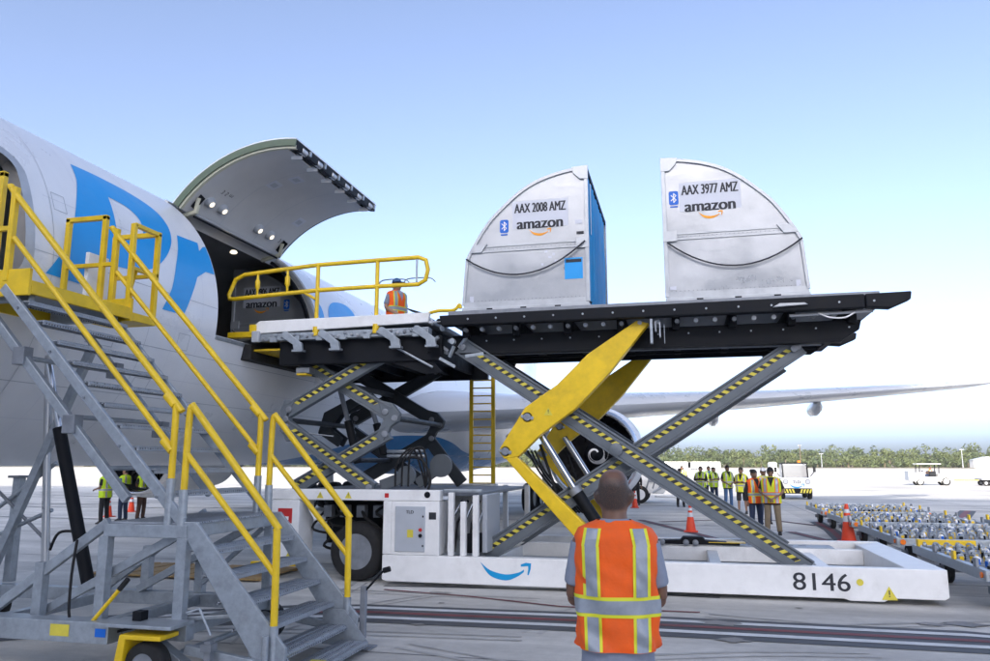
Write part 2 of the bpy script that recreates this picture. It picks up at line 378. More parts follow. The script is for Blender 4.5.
# ------------------------------------------------------------------ far wood beyond the field
def leaf_mat():
    m = bpy.data.materials.new('foliage'); m.use_nodes = True; t = m.node_tree; b = t.nodes['Principled BSDF']
    g = t.nodes.new('ShaderNodeNewGeometry'); n = t.nodes.new('ShaderNodeTexNoise'); n.inputs['Scale'].default_value = 0.10; n.inputs['Detail'].default_value = 5
    t.links.new(g.outputs['Position'], n.inputs['Vector'])
    cr_ = t.nodes.new('ShaderNodeValToRGB'); e = cr_.color_ramp.elements
    e[0].position = 0.33; e[0].color = (0.020, 0.038, 0.011, 1); e[1].position = 0.68; e[1].color = (0.064, 0.080, 0.020, 1)
    t.links.new(n.outputs['Fac'], cr_.inputs[0]); t.links.new(cr_.outputs[0], b.inputs['Base Color']); b.inputs['Roughness'].default_value = 0.75
    return m
M['leaf'] = leaf_mat(); M['bark'] = mat('bark', (0.10, 0.075, 0.05), 0.9, var=0.3)
def wood():
    rnd = random.Random(3); mb = MB()
    for row, (yy, hh, n) in enumerate(((364, 4.0, 260), (376, 6.2, 220), (390, 8.2, 190), (408, 10.0, 170))):
        for i in range(n):
            x = -330 + (i + rnd.uniform(-.5, .5)) * 760 / n; y = yy + rnd.uniform(-7, 7); h = hh * rnd.uniform(0.8, 1.1); w = h * rnd.uniform(0.45, 0.68)
            mb.beam((x, y, 0), (x, y, h * 0.5), 0.4, 0.4, mi=1)
            for _ in range(6):
                k = rnd.uniform(0.12, 0.86); c = Vector((x + rnd.uniform(-.6, .6) * w, y + rnd.uniform(-.6, .6) * w, h * k)); rr = w * rnd.uniform(0.4, 0.62) * (1.1 - 0.45 * k)
                for _ in range(46):
                    d = Vector((rnd.gauss(0, 1), rnd.gauss(0, 1), rnd.gauss(0, 1))).normalized(); p = c + d * rr * rnd.uniform(0.55, 1.05); p.z = max(0.2, p.z)
                    s = rnd.uniform(0.28, 0.7); a = Vector((rnd.gauss(0, 1), rnd.gauss(0, 1), rnd.gauss(0, 1))).normalized(); nn = (d + a * 0.8).normalized()
                    u = nn.orthogonal().normalized(); v = nn.cross(u)
                    mb.add([p + u * s, p + v * s * .7, p - u * s, p - v * s * .7], [(0, 1, 2, 3)])
    tag(mb.build('forest', ['leaf', 'bark'], None, normals=False), 'green line of trees along the far edge of the airfield', 'forest', kind='stuff')
wood()
# ------------------------------------------------------------------ cargo airplane
XF, ZC, RF = -10.0, 4.33, 2.48
CY0, CY1, CT0, CT1 = 11.22, 14.98, -0.13, 0.97        # cargo door opening: y range, angle range
EY0, EY1, ET0, ET1 = 6.15, 7.33, -0.12, 0.55          # crew door opening
def W(y, th, r=RF + 0.004): return Vector((XF + r * math.cos(th), y, ZC + r * math.sin(th)))
def paint_mat():
    m = mat('aircraft_paint', (0.76, 0.775, 0.80), 0.33, 0.0, var=0.07, scale=0.9, bump=0.06, bscale=0.8, coat=0.3, dirt=0.10)
    t = m.node_tree; b = t.nodes['Principled BSDF']; src = b.inputs['Base Color'].links[0].from_socket
    g = t.nodes.new('ShaderNodeNewGeometry'); sp = t.nodes.new('ShaderNodeSeparateXYZ'); t.links.new(g.outputs['Position'], sp.inputs[0])
    mr = t.nodes.new('ShaderNodeMapRange'); mr.inputs[1].default_value = 14; mr.inputs[2].default_value = 44; t.links.new(sp.outputs[1], mr.inputs[0])
    fc = t.nodes.new('ShaderNodeFloatCurve'); c = fc.mapping.curves[0]
    pts = [(14, 1.6), (17, 2.0), (19.5, 2.5), (22.5, 2.72), (24.5, 2.62), (27, 2.3), (32, 2.1), (38, 2.6), (44, 4.2)]
    P = [((y - 14) / 30, z / 6) for y, z in pts]
    c.points[0].location = P[0]; c.points[-1].location = P[-1]
    for p in P[1:-1]: c.points.new(*p)
    fc.mapping.update(); t.links.new(mr.outputs[0], fc.inputs['Value'])
    k = t.nodes.new('ShaderNodeMath'); k.operation = 'MULTIPLY'; k.inputs[1].default_value = 6; t.links.new(fc.outputs[0], k.inputs[0])
    lt = t.nodes.new('ShaderNodeMath'); lt.operation = 'LESS_THAN'; t.links.new(sp.outputs[2], lt.inputs[0]); t.links.new(k.outputs[0], lt.inputs[1])
    mx = t.nodes.new('ShaderNodeMix'); mx.data_type = 'RGBA'; mx.inputs[7].default_value = (0.0, 0.16, 0.42, 1)
    t.links.new(lt.outputs[0], mx.inputs[0]); t.links.new(src, mx.inputs[6]); t.links.new(mx.outputs[2], b.inputs['Base Color'])
    return m
M['paint'] = paint_mat()
plane = root('cargo_airplane', 'white cargo airplane with large blue letters and its side cargo door raised', 'airplane', (XF, 27, 0))
def lerp_tab(tab, y):
    for (a, *u), (b, *v) in zip(tab, tab[1:]):
        if a <= y <= b:
            t = (y - a) / (b - a); t = t * t * (3 - 2 * t) if False else t
            return [p + (q - p) * t for p, q in zip(u, v)]
    return list(tab[-1][1:])
ST = [(1.6, .05, -.62), (1.7, .35, -.6), (2.0, .75, -.52), (2.6, 1.25, -.4), (3.4, 1.7, -.27), (4.2, 2.05, -.16), (5.0, 2.28, -.08), (5.8, 2.41, -.03), (6.6, 2.47, 0), (7.4, RF, 0), (36, RF, 0), (39, 2.42, .06), (42, 2.2, .25), (45, 1.85, .55), (48, 1.45, .88), (51, 1.0, 1.2), (54, .55, 1.5), (56.2, .2, 1.7)]
def uniq(l):
    l = sorted(l); o = [l[0]]
    for a in l[1:]:
        if a - o[-1] > 0.012: o.append(a)
    return o
def skin(name, m, rf, y0, y1, parent, step=0.45):
    holes = ((CY0, CY1, CT0, CT1), (EY0, EY1, ET0, ET1))
    keep_y = [CY0, CY1, EY0, EY1]; keep_t = [CT0, CT1, ET0, ET1]
    ys = [y0 + i * step for i in range(int((y1 - y0) / step) + 1)] + [y1]
    if y0 < 2: ys += [s[0] for s in ST]
    ys = uniq([y for y in ys if min(abs(y - k) for k in keep_y) > 0.05] + keep_y)
    ths = [-math.pi + 2 * math.pi * i / 120 for i in range(120)]
    ths = uniq([t for t in ths if min(abs(t - k) for k in keep_t) > 0.012] + keep_t)
    mb = MB(); n = len(ths); v = []
    for y in ys:
        r, dz = lerp_tab(ST, y) if rf is None else (rf, 0)
        for t in ths: v.append((XF + r * math.cos(t), y, ZC + dz + r * math.sin(t)))
    f = []
    for i in range(len(ys) - 1):
        ym = (ys[i] + ys[i + 1]) / 2
        for k in range(n):
            t = ths[k] + (((ths[(k + 1) % n] - ths[k]) % (2 * math.pi)) / 2)
            if any(a < ym < b and c < t < d for a, b, c, d in holes): continue
            f.append((i * n + k, i * n + (k + 1) % n, (i + 1) * n + (k + 1) % n, (i + 1) * n + k))
    mb.add(v, f); return mb.build(name, m, parent, smooth=60)
fus = skin('fuselage', 'paint', None, 1.6, 56.2, plane)
skin('cabin_liner', 'liner_d', 2.27, 5.6, 32, plane, 2.0)
MB().box(XF - 2.2, XF + 2.2, 5.62, 31.9, 3.83, 3.93).build('cargo_floor', 'steel_d', plane)
for x in (-11.6, -10.4, -9.6, -8.4): MB().box(x - .06, x + .06, 5.7, 31, 3.93, 3.965).build('roller_track', 'steel', plane)
for y in (5.6, 31.95): MB().lathe([(0.02, 0), (2.26, 0.02)], (XF, y, ZC), 'y', 40).build('bulkhead', 'liner_d', plane)
def jamb(y0, y1, t0, t1, name, m, r0=2.27, r1=RF):
    mb = MB(); path = []
    for i in range(25): path.append((y0, t0 + (t1 - t0) * i / 24))
    for i in range(1, 9): path.append((y0 + (y1 - y0) * i / 8, t1))
    for i in range(1, 25): path.append((y1, t1 + (t0 - t1) * i / 24))
    for i in range(1, 8): path.append((y1 + (y0 - y1) * i / 8, t0))
    n = len(path); mb.add([W(y, t, r0) for y, t in path] + [W(y, t, r1) for y, t in path], [(i, (i + 1) % n, n + (i + 1) % n, n + i) for i in range(n)])
    return mb.build(name, m, plane, normals=False)
jamb(CY0, CY1, CT0, CT1, 'cargo_door_jamb', 'liner'); jamb(EY0, EY1, ET0, ET1, 'crew_door_jamb', 'liner_d')
def ring_trim(y0, y1, t0, t1, w, name, m, r, rr=0.0, parent=plane):
    """frame strip round an opening; rr rounds the inner corners"""
    def loop(a, b, c, d, cr_):
        pts = []; k = RF
        for cy, ct, s in ((b - cr_, d - cr_ / k, 0), (a + cr_, d - cr_ / k, 1), (a + cr_, c + cr_ / k, 2), (b - cr_, c + cr_ / k, 3)):
            for j in range(9):
                an = math.pi / 2 * (s + j / 8); pts.append((cy + cr_ * math.cos(an), ct + cr_ / k * math.sin(an)))
        out = []
        for i, p in enumerate(pts):
            q = pts[(i + 1) % len(pts)]; ns = 7 if i % 9 == 8 else 1
            for j in range(ns): out.append((p[0] + (q[0] - p[0]) * j / ns, p[1] + (q[1] - p[1]) * j / ns))
        return out
    o = loop(y0 - w, y1 + w, t0 - w / RF, t1 + w / RF, max(rr, 0.02) + w); i_ = loop(y0, y1, t0, t1, max(rr, 0.02)); n = len(o)
    return MB().add([W(y, t, r) for y, t in o] + [W(y, t, r) for y, t in i_], [(k, (k + 1) % n, n + (k + 1) % n, n + k) for k in range(n)]).build(name, m, parent, normals=False)
ring_trim(EY0 + .06, EY1 - .06, ET0 + .02, ET1 - .02, 0.14, 'crew_door_frame', 'alu_rim', RF + 0.006, 0.22)
for t in (CT1 + 0.01,): MB().loft([[W(y, t, RF - .05), W(y, t + .03, RF - .05), W(y, t + .03, RF + .03), W(y, t, RF + .03)] for y in (CY0 - .05, CY1 + .05)]).build('hinge_beam', 'alu_rim', plane)
# dark inner frame of the aft jamb
for dy, w, m in ((0.0, 0.05, 'alu_rim'), (0.10, 0.08, 'black')):
    MB().loft([[W(CY1 - dy, t, RF - .02 - dy), W(CY1 - dy - w, t, RF - .02 - dy), W(CY1 - dy - w, t, RF - .09 - dy), W(CY1 - dy, t, RF - .09 - dy)] for t in [CT0 + (CT1 - CT0) * i / 20 for i in range(21)]]).build('jamb_seal', m, plane, smooth=True)
for y in (13.0,): 
    for a in (1.02,): MB().lathe([(0.05, 0), (0.075, 0.02), (0.05, 0.06)], (XF + 1.55, y, ZC + 1.62), 'z', 12).build('cabin_lamp', 'lamp', plane)
# sill plate
MB().loft([[W(y, CT0 - .004, RF + .012), W(y, CT0 - .03, RF + .012), W(y, CT0 - .03, RF - .2), W(y, CT0 - .004, RF - .2)] for y in (CY0, CY1)]).build('sill_plate', 'steel', plane)
# panel seams
for y in (7.7, 9.6, 16.9, 19.6, 22.8, 26.0):
    MB().loft([[W(y, t, RF + .003), W(y + .006, t, RF + .003)] for t in [-1.2 + i * 2.6 / 50 for i in range(51)]], caps=False).build('panel_seam', 'cabgrey', plane, normals=False)
for t, ya, yb in ((0.045, 7.4, 11.2), (-0.62, 3, 34), (-0.3, 8, 20), (0.70, 5.9, 7.1)):
    MB().add([W(ya, t, RF + .003), W(yb, t, RF + .003), W(yb, t + .004, RF + .003), W(ya, t + .004, RF + .003)], [(0, 1, 2, 3)]).build('panel_seam', 'cabgrey', plane, normals=False)
for y in (8.3, 9.0, 10.2, 10.8, 15.7, 16.3, 17.6, 18.3, 20.4, 21.4):
    MB().loft([[W(y, t, RF + .0025), W(y + .004, t, RF + .0025)] for t in [-1.2 + i * 2.6 / 50 for i in range(51)]], caps=False).build('panel_seam', 'sticker', plane, normals=False)
for t in (-.15, -.48, -.85, .36):
    MB().add([W(7.6, t, RF + .0025), W(11.1 if t > -.2 else 30, t, RF + .0025), W(11.1 if t > -.2 else 30, t + .0025, RF + .0025), W(7.6, t + .0025, RF + .0025)], [(0, 1, 2, 3)]).build('panel_seam', 'sticker', plane, normals=False)
for y0_, t0_, dy_, dt_ in ((8.5, -.35, .5, .16), (9.7, -.62, .35, .12), (10.3, -.28, .28, .10), (16.2, -.4, .5, .14), (7.75, .30, .22, .1)):   # access hatches
    for aa, bb, cc, dd in ((0, dy_, 0, .004), (0, dy_, dt_, dt_ + .004), (0, .01, .004, dt_), (dy_ - .01, dy_, .004, dt_)):
        MB().add([W(y0_ + aa, t0_ + cc, RF + .0035), W(y0_ + bb, t0_ + cc, RF + .0035), W(y0_ + bb, t0_ + dd, RF + .0035), W(y0_ + aa, t0_ + dd, RF + .0035)], [(0, 1, 2, 3)]).build('hatch_edge', 'cabgrey', plane, normals=False)
# static port and service panels
MB().loft([[W(7.4 + 0.07 * math.cos(a), -0.62 + .026 * math.sin(a), RF + .006) for a in [i * math.pi / 8 for i in range(16)]], [W(7.4 + 0.03 * math.cos(a), -0.62 + .012 * math.sin(a), RF + .008) for a in [i * math.pi / 8 for i in range(16)]]]).build('static_port', 'black', plane)

# the big livery letters
def letters():
    F = lambda a, b: W(a, b, RF + 0.005)
    Po = [(8.50, .745), (9.05, .757), (9.69, .735), (10.12, .668), (10.26, .55), (10.18, .42), (9.95, .29), (9.65, .185), (9.3, .125), (8.95, .105), (8.70, .10)]
    P = cr(Po, 6, False) + cr([(8.70, .10), (8.45, .0), (8.31, -.06)], 4, False)[1:] + cr([(7.61, -.055), (7.77, .037), (7.97, .17), (8.20, .417), (8.40, .6)], 5, False)
    Ph = cr([(8.96, .57), (9.26, .56), (9.46, .52), (9.53, .45), (9.46, .37), (9.27, .315), (8.87, .275)], 5, False)
    flat([P, Ph], 'letter_p', 'primeblue', plane, F, 0.05)
    R_ = [(10.42, .50), (10.99, .515), (10.93, .44), (11.1, .495), (11.20, .51), (11.20, .29), (10.95, .285), (10.68, .22), (10.52, .1), (10.32, -.063), (9.81, -.064), (10.0, .08), (10.15, .25), (10.3, .38)]
    flat([R_], 'letter_r', 'primeblue', plane, F, 0.05)
    m1 = cr([(15.10, .46), (15.22, .455), (15.36, .41), (15.36, .30), (15.24, .12), (15.11, .0)], 4, True)
    m2 = cr([(15.52, .25), (15.75, .42), (16.2, .53), (16.85, .585), (17.24, .565), (17.36, .48), (17.22, .25), (16.9, -.06)], 4, False) + cr([(16.2, -.06), (16.5, .2), (16.6, .38), (16.3, .36), (15.95, .2), (15.8, -.06)], 4, False) + [(15.2, -.06)]
    flat([m1], 'letter_m', 'primeblue', plane, F, 0.05); flat([m2], 'letter_m', 'primeblue', plane, F, 0.05)
    eo = [(19.1 + 1.45 * math.cos(a) + .35 * math.sin(a), .26 + .33 * math.sin(a)) for a in [2 * math.pi * i / 40 for i in range(40)]]
    eh = [(19.25 + .72 * math.cos(a) + .12 * math.sin(a), .40 + .09 * math.sin(a)) for a in [2 * math.pi * i / 24 for i in range(24)]]
    en = cr([(18.4, .20), (20.3, .20), (20.1, .10), (19.5, .05), (18.8, .07)], 4)
    flat([eo, eh, en], 'letter_e', 'primeblue', plane, F, 0.05)
letters()

# raised cargo door, built closed and swung about its hinge
def cargo_door():
    H = W(0, CT1, RF); ang = rad(88.5)
    def O(y, t, r):
        p = W(y, t, r); d = Vector((p.x - H.x, p.z - H.z)); c, s = math.cos(ang), math.sin(ang)
        return Vector((H.x + d.x * c - d.y * s, y, H.z + d.x * s + d.y * c))
    y0, y1, t0, t1 = CY0 + .02, CY1 - .22, CT0 + .01, CT1 - .015
    ts = [t0 + (t1 - t0) * i / 28 for i in range(29)]
    ri, ro = RF - 0.17, RF
    d = MB().loft([[O(y0, t, ro), O(y1, t, ro), O(y1, t, ro - .02), O(y0, t, ro - .02)] for t in ts]).build('cargo_door', 'paint', plane, smooth=True)
    MB().loft([[O(y0 + .10, t, ri + .012), O(y1 - .06, t, ri + .012), O(y1 - .06, t, ri), O(y0 + .10, t, ri)] for t in ts[2:]]).build('inner_panel', 'liner', d, smooth=True)
    MB().loft([[O(y0, t, ro - .021), O(y0 + .03, t, ro - .021), O(y0 + .03, t, ri + .03), O(y0, t, ri + .03)] for t in ts]).build('edge_rib', 'greenp', d, smooth=True)
    MB().loft([[O(y0 + .032, t, ri + .05), O(y0 + .098, t, ri + .05), O(y0 + .098, t, ri - .008), O(y0 + .032, t, ri - .008)] for t in ts]).build('edge_seal', 'cream', d, smooth=True)
    MB().loft([[O(y1 - .03, t, ro - .021), O(y1, t, ro - .021), O(y1, t, ri + .01), O(y1 - .03, t, ri + .01)] for t in ts]).build('edge_rib', 'greenp', d, smooth=True)
    # latch beam along the lower edge
    MB().loft([[O(y, t0 - .001, ro - .022), O(y, t0 + .045, ro - .022), O(y, t0 + .045, ri), O(y, t0 - .001, ri)] for y in (y0 + .05, y1)]).build('latch_beam', 'black', d)
    for i in range(6):
        y = y0 + .35 + i * (y1 - y0 - .6) / 5
        MB().lathe([(.045, -.09), (.06, -.08), (.06, .08), (.045, .09)], O(y, t0 + .015, ri + .05), 'y', 12).build('latch', 'alu', d, smooth=True)
        MB().beam(O(y + .16, t0 - .008, ri + .03), O(y + .16, t0 - .008, ro - .05), .05, .03).build('latch_hook', 'steel', d)
        MB().beam(O(y + .05, t0 + .03, ri - .01), O(y + .05, t0 + .12, ri - .012), .10, .012, up=(0, 1, 0)).build('latch_cover', 'signwhite', d)
    # lamps, hinge arms, placards
    for y in (CY0 + .55, CY0 + .95, CY0 + 2.2, CY0 + 2.65):
        t = CT1 - .17; a = O(y, t, ri); b = O(y, t, ri - .09); n = (b - a).normalized()
        MB().tube([a, a + n * .05, a + n * .09], [.11, .10, .065], 16).build('lamp_housing', 'cabgrey', d, smooth=True)
        MB().tube([a + n * .09, a + n * .105], [.055, .04], 14).build('lamp_lens', 'lamp', d, smooth=True)
    for y in (CY0 + .25, CY1 - .55):
        MB().box(0, 0.001, 0, .001, 0, .001)
        MB().beam(O(y, CT1 - .07, ri - .005), O(y, CT1 - .19, ri - .01), .22, .02, up=(0, 1, 0)).build('hinge_recess', 'black', d)
        MB().tube([O(y, CT1 - .16, ri - .03), O(y + .02, CT1 - .06, ri - .14), W(y + .05, CT1 + .0, RF - .2)], .05, 8).build('hinge_arm', 'cream', d, smooth=True)
    for y, t in ((12.4, .42), (12.5, .24), (14.1, .6)):
        MB().loft([[O(y, q, ri - .003), O(y + .28, q, ri - .003), O(y + .28, q, ri), O(y, q, ri)] for q in (t, t - .10)]).build('placard', 'sticker', d)
        MB().loft([[O(y + .06, q, ri - .006), O(y + .22, q, ri - .006), O(y + .22, q, ri - .004), O(y + .06, q, ri - .004)] for q in (t - .025, t - .075)]).build('placard_mark', 'cabgrey', d)
    for k in (.33, .66):
        y = y0 + (y1 - y0) * k
        MB().loft([[O(y, t, ri - .001), O(y + .008, t, ri - .001), O(y + .008, t, ri), O(y, t, ri)] for t in ts[2:]]).build('panel_seam', 'cabgrey', d)
    for i, (y, t) in enumerate(((CY0 + .75, CT1 - .30), (CY1 - .55, CT1 - .17))):
        text('3 5 m', 'placard_text', 'ink', d, lambda a, b, y=y, t=t: O(y + a, t + b / RF, ri - .004), .10)
    MB().tube([O(y0 + .3, CT1 - .03, ri - .05), O(y1 - .3, CT1 - .03, ri - .05)], .03, 8).build('torque_tube', 'alu', d)
    MB().tube([O(y0 + .3, CT1 - .015, ri - .12), O(y1 - .3, CT1 - .015, ri - .12)], .02, 8).build('torque_tube', 'black', d)
cargo_door()

# wings, fairing, tail
def airfoil(c, th, n=14):
    up, lo = [], []
    for i in range(n + 1):
        x = (1 - math.cos(math.pi * i / n)) / 2
        t = 5 * th * (0.2969 * math.sqrt(x) - 0.126 * x - 0.3516 * x * x + 0.2843 * x ** 3 - 0.1036 * x ** 4)
        cam_ = 0.02 * math.sin(math.pi * x)
        up.append((x * c, (t + cam_) * c)); lo.append((x * c, (-t * 0.8 + cam_) * c))
    return up + lo[::-1][1:-1]
def wing(sgn):
    rings = []
    for x, y, z, c, th in ((-9.0, 19.2, 3.05, 12.5, .13), (-7.2, 20.6, 3.3, 11.0, .13), (-5.5, 22.5, 3.47, 9.2, .12), (-1.5, 25.65, 3.80, 7.2, .125), (3.0, 29.1, 4.20, 5.3, .12), (8.0, 32.9, 4.73, 3.8, .115), (12.3, 36.1, 5.21, 2.5, .11), (13.0, 37.0, 5.32, 1.6, .09)):
        xx = XF + sgn * (x - XF); rings.append([(xx, y + a, z + b) for a, b in airfoil(c, th)])
    w = MB().loft(rings).build('wing', 'wing', plane, smooth=50)
    for x, y, z, l in ((1.2, 32.4, 3.75, 3.6), (5.6, 35.0, 4.25, 3.0), (-4.0, 30.5, 3.15, 4.2)):
        xx = XF + sgn * (x - XF)
        MB().loft([[(xx + s * math.cos(a) * .24, y + l * t, z + dz + .34 * s * math.sin(a)) for a in [2 * math.pi * i / 10 for i in range(10)]] for t, s, dz in ((0, .25, .12), (.12, .8, .03), (.4, 1, 0), (.75, .8, -.02), (1, .15, 0))]).build('flap_fairing', 'wing', w, smooth=True)
    return w
wing(1); wing(-1)
def fairing():
    rings = []
    for y, k in ((20.6, 0), (21.6, .12), (22.4, .3), (23.5, .48), (26, .6), (34, .6), (37, .4), (39.5, .12), (41, 0)):
        ring = []
        for i in range(64):
            a = -math.pi + 2 * math.pi * i / 64
            low = max(0, -math.sin(a) + 0.42) / 1.42; bulge = k * (min(1, low * 1.9)) ** 1.2
            r = RF - 0.03 + bulge * (0.62 if math.sin(a) < -.75 else 1)
            ring.append((XF + (r + 0.0) * math.cos(a), y, ZC + r * math.sin(a)))
        rings.append(ring)
    MB().loft(rings, caps=False).build('wing_root_fairing', 'paint', plane, smooth=60)
fairing()
def tail():
    r = [[(XF + b, y + a, z) for a, b in airfoil(c, .10)] for y, z, c in ((43.0, 6.2, 9.6), (45.2, 7.6, 8.0), (53.0, 15.6, 3.4))]
    MB().loft(r).build('tail_fin', 'paint', plane, smooth=50)
    for s in (-1, 1):
        r = [[(XF + s * x, y + a, z + b) for a, b in airfoil(c, .09)] for x, y, z, c in ((.6, 47.5, 5.6, 6.0), (9.3, 53.5, 6.6, 2.2))]
        MB().loft(r).build('horizontal_stabiliser', 'paint', plane, smooth=50)
tail()
def engine(sgn):
    ex = XF + sgn * 7.47; ey, ez = 22.1, 2.15; R = 1.36
    e = MB().lathe([(R * .92, .10), (R * .985, .02 + .2), (R * 1.02, .6), (R * 1.03, 1.3), (R * .98, 2.6), (R * .86, 3.7), (R * .80, 4.2), (R * .76, 4.2), (R * .80, 3.4)], (ex, ey, ez), 'y', 56, caps=False).build('engine_nacelle', 'nacelle', plane, smooth=60)
    MB().lathe([(R * .955, .16), (R * .93, .04), (R * .895, 0), (R * .86, .04), (R * .845, .16), (R * .842, .3)], (ex, ey - .02, ez), 'y', 56, caps=False).build('inlet_lip', 'lip', e, smooth=60)
    MB().lathe([(R * .84, .28), (R * .86, .7), (R * .87, 1.5)], (ex, ey, ez), 'y', 48, caps=False).build('inlet_duct', 'black', e, smooth=60)
    MB().lathe([(.02, 0), (R * .87, .01)], (ex, ey + 1.25, ez), 'y', 40).build('fan_backing', 'black', e)
    sp = MB().lathe([(.015, .0), (.08, .06), (.2, .2), (.32, .42), (.38, .62)], (ex, ey + .42, ez), 'y', 28).build('spinner', 'black', e, smooth=60)
    # white spiral on the spinner, laid over the cone
    prof = [(.015, .0), (.08, .06), (.2, .2), (.32, .42), (.38, .62)]
    def cone_y(r):
        for (a, b), (c, d) in zip(prof, prof[1:]):
            if a <= r <= c: return b + (d - b) * (r - a) / (c - a)
        return prof[-1][1]
    L, Rr = [], []
    for i in range(41):
        t = i / 40; a = 0.6 + t * 2 * math.pi * 1.15; r = .10 + .24 * t; w = .045 * (0.5 + t)
        for lst, rr in ((L, r - w), (Rr, r + w)): lst.append((ex + rr * math.cos(a), ey + .42 + cone_y(rr) - .008, ez + rr * math.sin(a)))
    n = len(L); MB().add(L + Rr, [(i, i + 1, n + i + 1, n + i) for i in range(n - 1)]).build('spinner_spiral', 'signwhite', e, normals=False)
    pts = []
    bl = None; nb = 36
    for i in range(nb):
        if bl is None:
            v = []
            for j in range(5):
                r = .36 + (R * .85 - .36) * j / 4; tw = .95 - .55 * (1 - j / 4); w = .10 + .035 * j / 4
                for s in (-1, 1): v.append((s * w * math.sin(tw) , s * w * math.cos(tw), r))
            mb = MB().add(v, [(2 * j, 2 * j + 1, 2 * j + 3, 2 * j + 2) for j in range(4)])
            bl = mb.build('fan_blade', 'titan', None, smooth=True, normals=False); c = bl.location.copy()
            for vv in bl.data.vertices: vv.co += c
            place(bl, (ex, ey + 1.05, ez), e)
        else: o = instance(bl, (ex, ey + 1.05, ez), e, (0, 2 * math.pi * i / nb, 0), 'fan_blade')
    MB().lathe([(R * .62, 0), (R * .60, .8), (R * .42, 2.0), (R * .36, 2.0), (.3, 1.6), (.02, 2.7)], (ex, ey + 3.6, ez), 'y', 32, caps=False).build('exhaust_cone', 'titan', e, smooth=60)
    MB().loft([[(ex + s * w, ey + y, z) for s, z in ((-1, z0), (1, z0), (1, z1), (-1, z1))] for y, w, z0, z1 in ((.9, .05, ez + 1.30, ez + 1.42), (2.2, .16, ez + 1.2, ez + 1.65), (4.2, .2, ez + 1.0, ez + 1.75), (7.0, .1, ez + 1.0, ez + 1.6))]).build('pylon', 'nacelle', e, smooth=True)
engine(1); engine(-1)
def wheel_parts(parent, c, r, w, axis='y', hub='steel', rr=0.55, name='wheel'):
    c = Vector(c)
    t = MB().lathe([(r * rr, -w / 2), (r * .86, -w / 2), (r * .97, -w * .36), (r, -w * .15), (r, w * .15), (r * .97, w * .36), (r * .86, w / 2), (r * rr, w / 2)], c, axis, 40, caps=False).build(name, 'rubber', parent, smooth=50)
    MB().lathe([(r * rr, -w * .48), (r * rr * .93, -w * .46), (r * rr * .86, -w * .20), (r * .34, -w * .08), (r * .26, -w * .30), (r * .12, -w * .34), (r * .02, -w * .34), (r * .02, w * .34), (r * .12, w * .34), (r * .26, w * .30), (r * .34, w * .08), (r * rr * .86, w * .20), (r * rr * .93, w * .46), (r * rr, w * .48)], c, axis, 32).build('rim', hub, t, smooth=40)
    MB().lathe([(r * .20, -w * .36), (r * .24, -w * .30), (r * .24, w * .30), (r * .20, w * .36)], c, axis, 20).build('hub', 'black', t, smooth=30)
    for k in range(8):
        a = 2 * math.pi * k / 8
        for s in (-1,):
            d = Vector({'y': (math.cos(a), 0, math.sin(a)), 'x': (0, math.cos(a), math.sin(a))}[axis]) * r * .31; n_ = Vector({'y': (0, 1, 0), 'x': (1, 0, 0)}[axis])
            MB().tube([c + d + n_ * s * w * .06, c + d + n_ * s * w * .18], r * .03, 6).build('wheel_nut', 'steel_d', t)
    return t
for sx in (-1, 1):
    gx = XF + sx * 4.65
    g = MB().tube([(gx, 30.6, .6), (gx, 30.4, 3.2)], .17, 14).build('landing_gear_leg', 'signwhite', plane, smooth=True)
    MB().beam((gx, 29.8, .57), (gx, 31.4, .57), .2, .2).build('bogie_beam', 'steel', g, bevel=.02)
    MB().tube([(gx, 30.5, 1.6), (gx - sx * 1.6, 30.6, 3.0)], .09, 10).build('side_strut', 'steel', g)
    for dx in (-.57, .57):
        for y in (29.9, 31.3): wheel_parts(plane, (gx + dx, y, .57), .57, .42, 'x')
g = MB().tube([(XF, 8.0, .5), (XF, 7.8, 2.4)], .12, 12).build('landing_gear_leg', 'signwhite', plane, smooth=True)
for dx in (-.3, .3): wheel_parts(plane, (XF + dx, 8.0, .47), .47, .3, 'x')
# ------------------------------------------------------------------ main-deck cargo loader
YN, YF_ = 11.87, 15.83; YC = (YN + YF_) / 2
ld = root('cargo_loader', 'large white scissor-lift cargo loader numbered 8146 raised to the airplane door', 'cargo loader', (-0.7, YC, 0))
B = lambda name, m, x0, x1, y0, y1, z0, z1, p=ld, bv=0.012: MB().box(x0, x1, y0, y1, z0, z1).build(name, m, p, bevel=bv)
def mirror_y(y): return 2 * YC - y
def smile(cx, cz, w, name, m, parent, fn):
    """the arrow smile as flat print, centred on (cx, cz), w wide"""
    up = [(-.50, .13), (-.3, -.02), (0, -.09), (.25, -.05), (.36, .01)]; lo = [(.36, -.035), (.22, -.13), (0, -.20), (-.3, -.12), (-.50, .13)]
    body = cr(up, 5, False) + cr(lo, 5, False)[:-1]
    arrow = [(.30, .10), (.40, .135), (.50, .125), (.49, .02), (.45, -.09), (.425, -.085), (.445, .02), (.44, .075), (.30, .06)]
    F = lambda a, b: fn(cx + a * w, cz + b * w)
    s = flat([body], name, m, parent, F); flat([arrow], 'smile_arrowhead', m, s if parent.parent is None else parent, F); return s
FN = lambda y: (lambda a, b: Vector((a, y, b)))
def triangle_sign(cx, cz, s, y, parent):
    flat([[(cx - s, cz - s * .8), (cx + s, cz - s * .8), (cx, cz + s)]], 'warning_triangle', 'haz_y', parent, FN(y))
    for k, (a, b) in enumerate((((-.08, -.1), (.08, .5)), ((-.08, -.4), (.08, -.25)))):
        flat([[(cx + a[0] * s, cz + a[1] * s), (cx + b[0] * s, cz + a[1] * s), (cx + b[0] * s, cz + b[1] * s), (cx + a[0] * s, cz + b[1] * s)]], 'warning_mark', 'ink', parent, FN(y - .002))
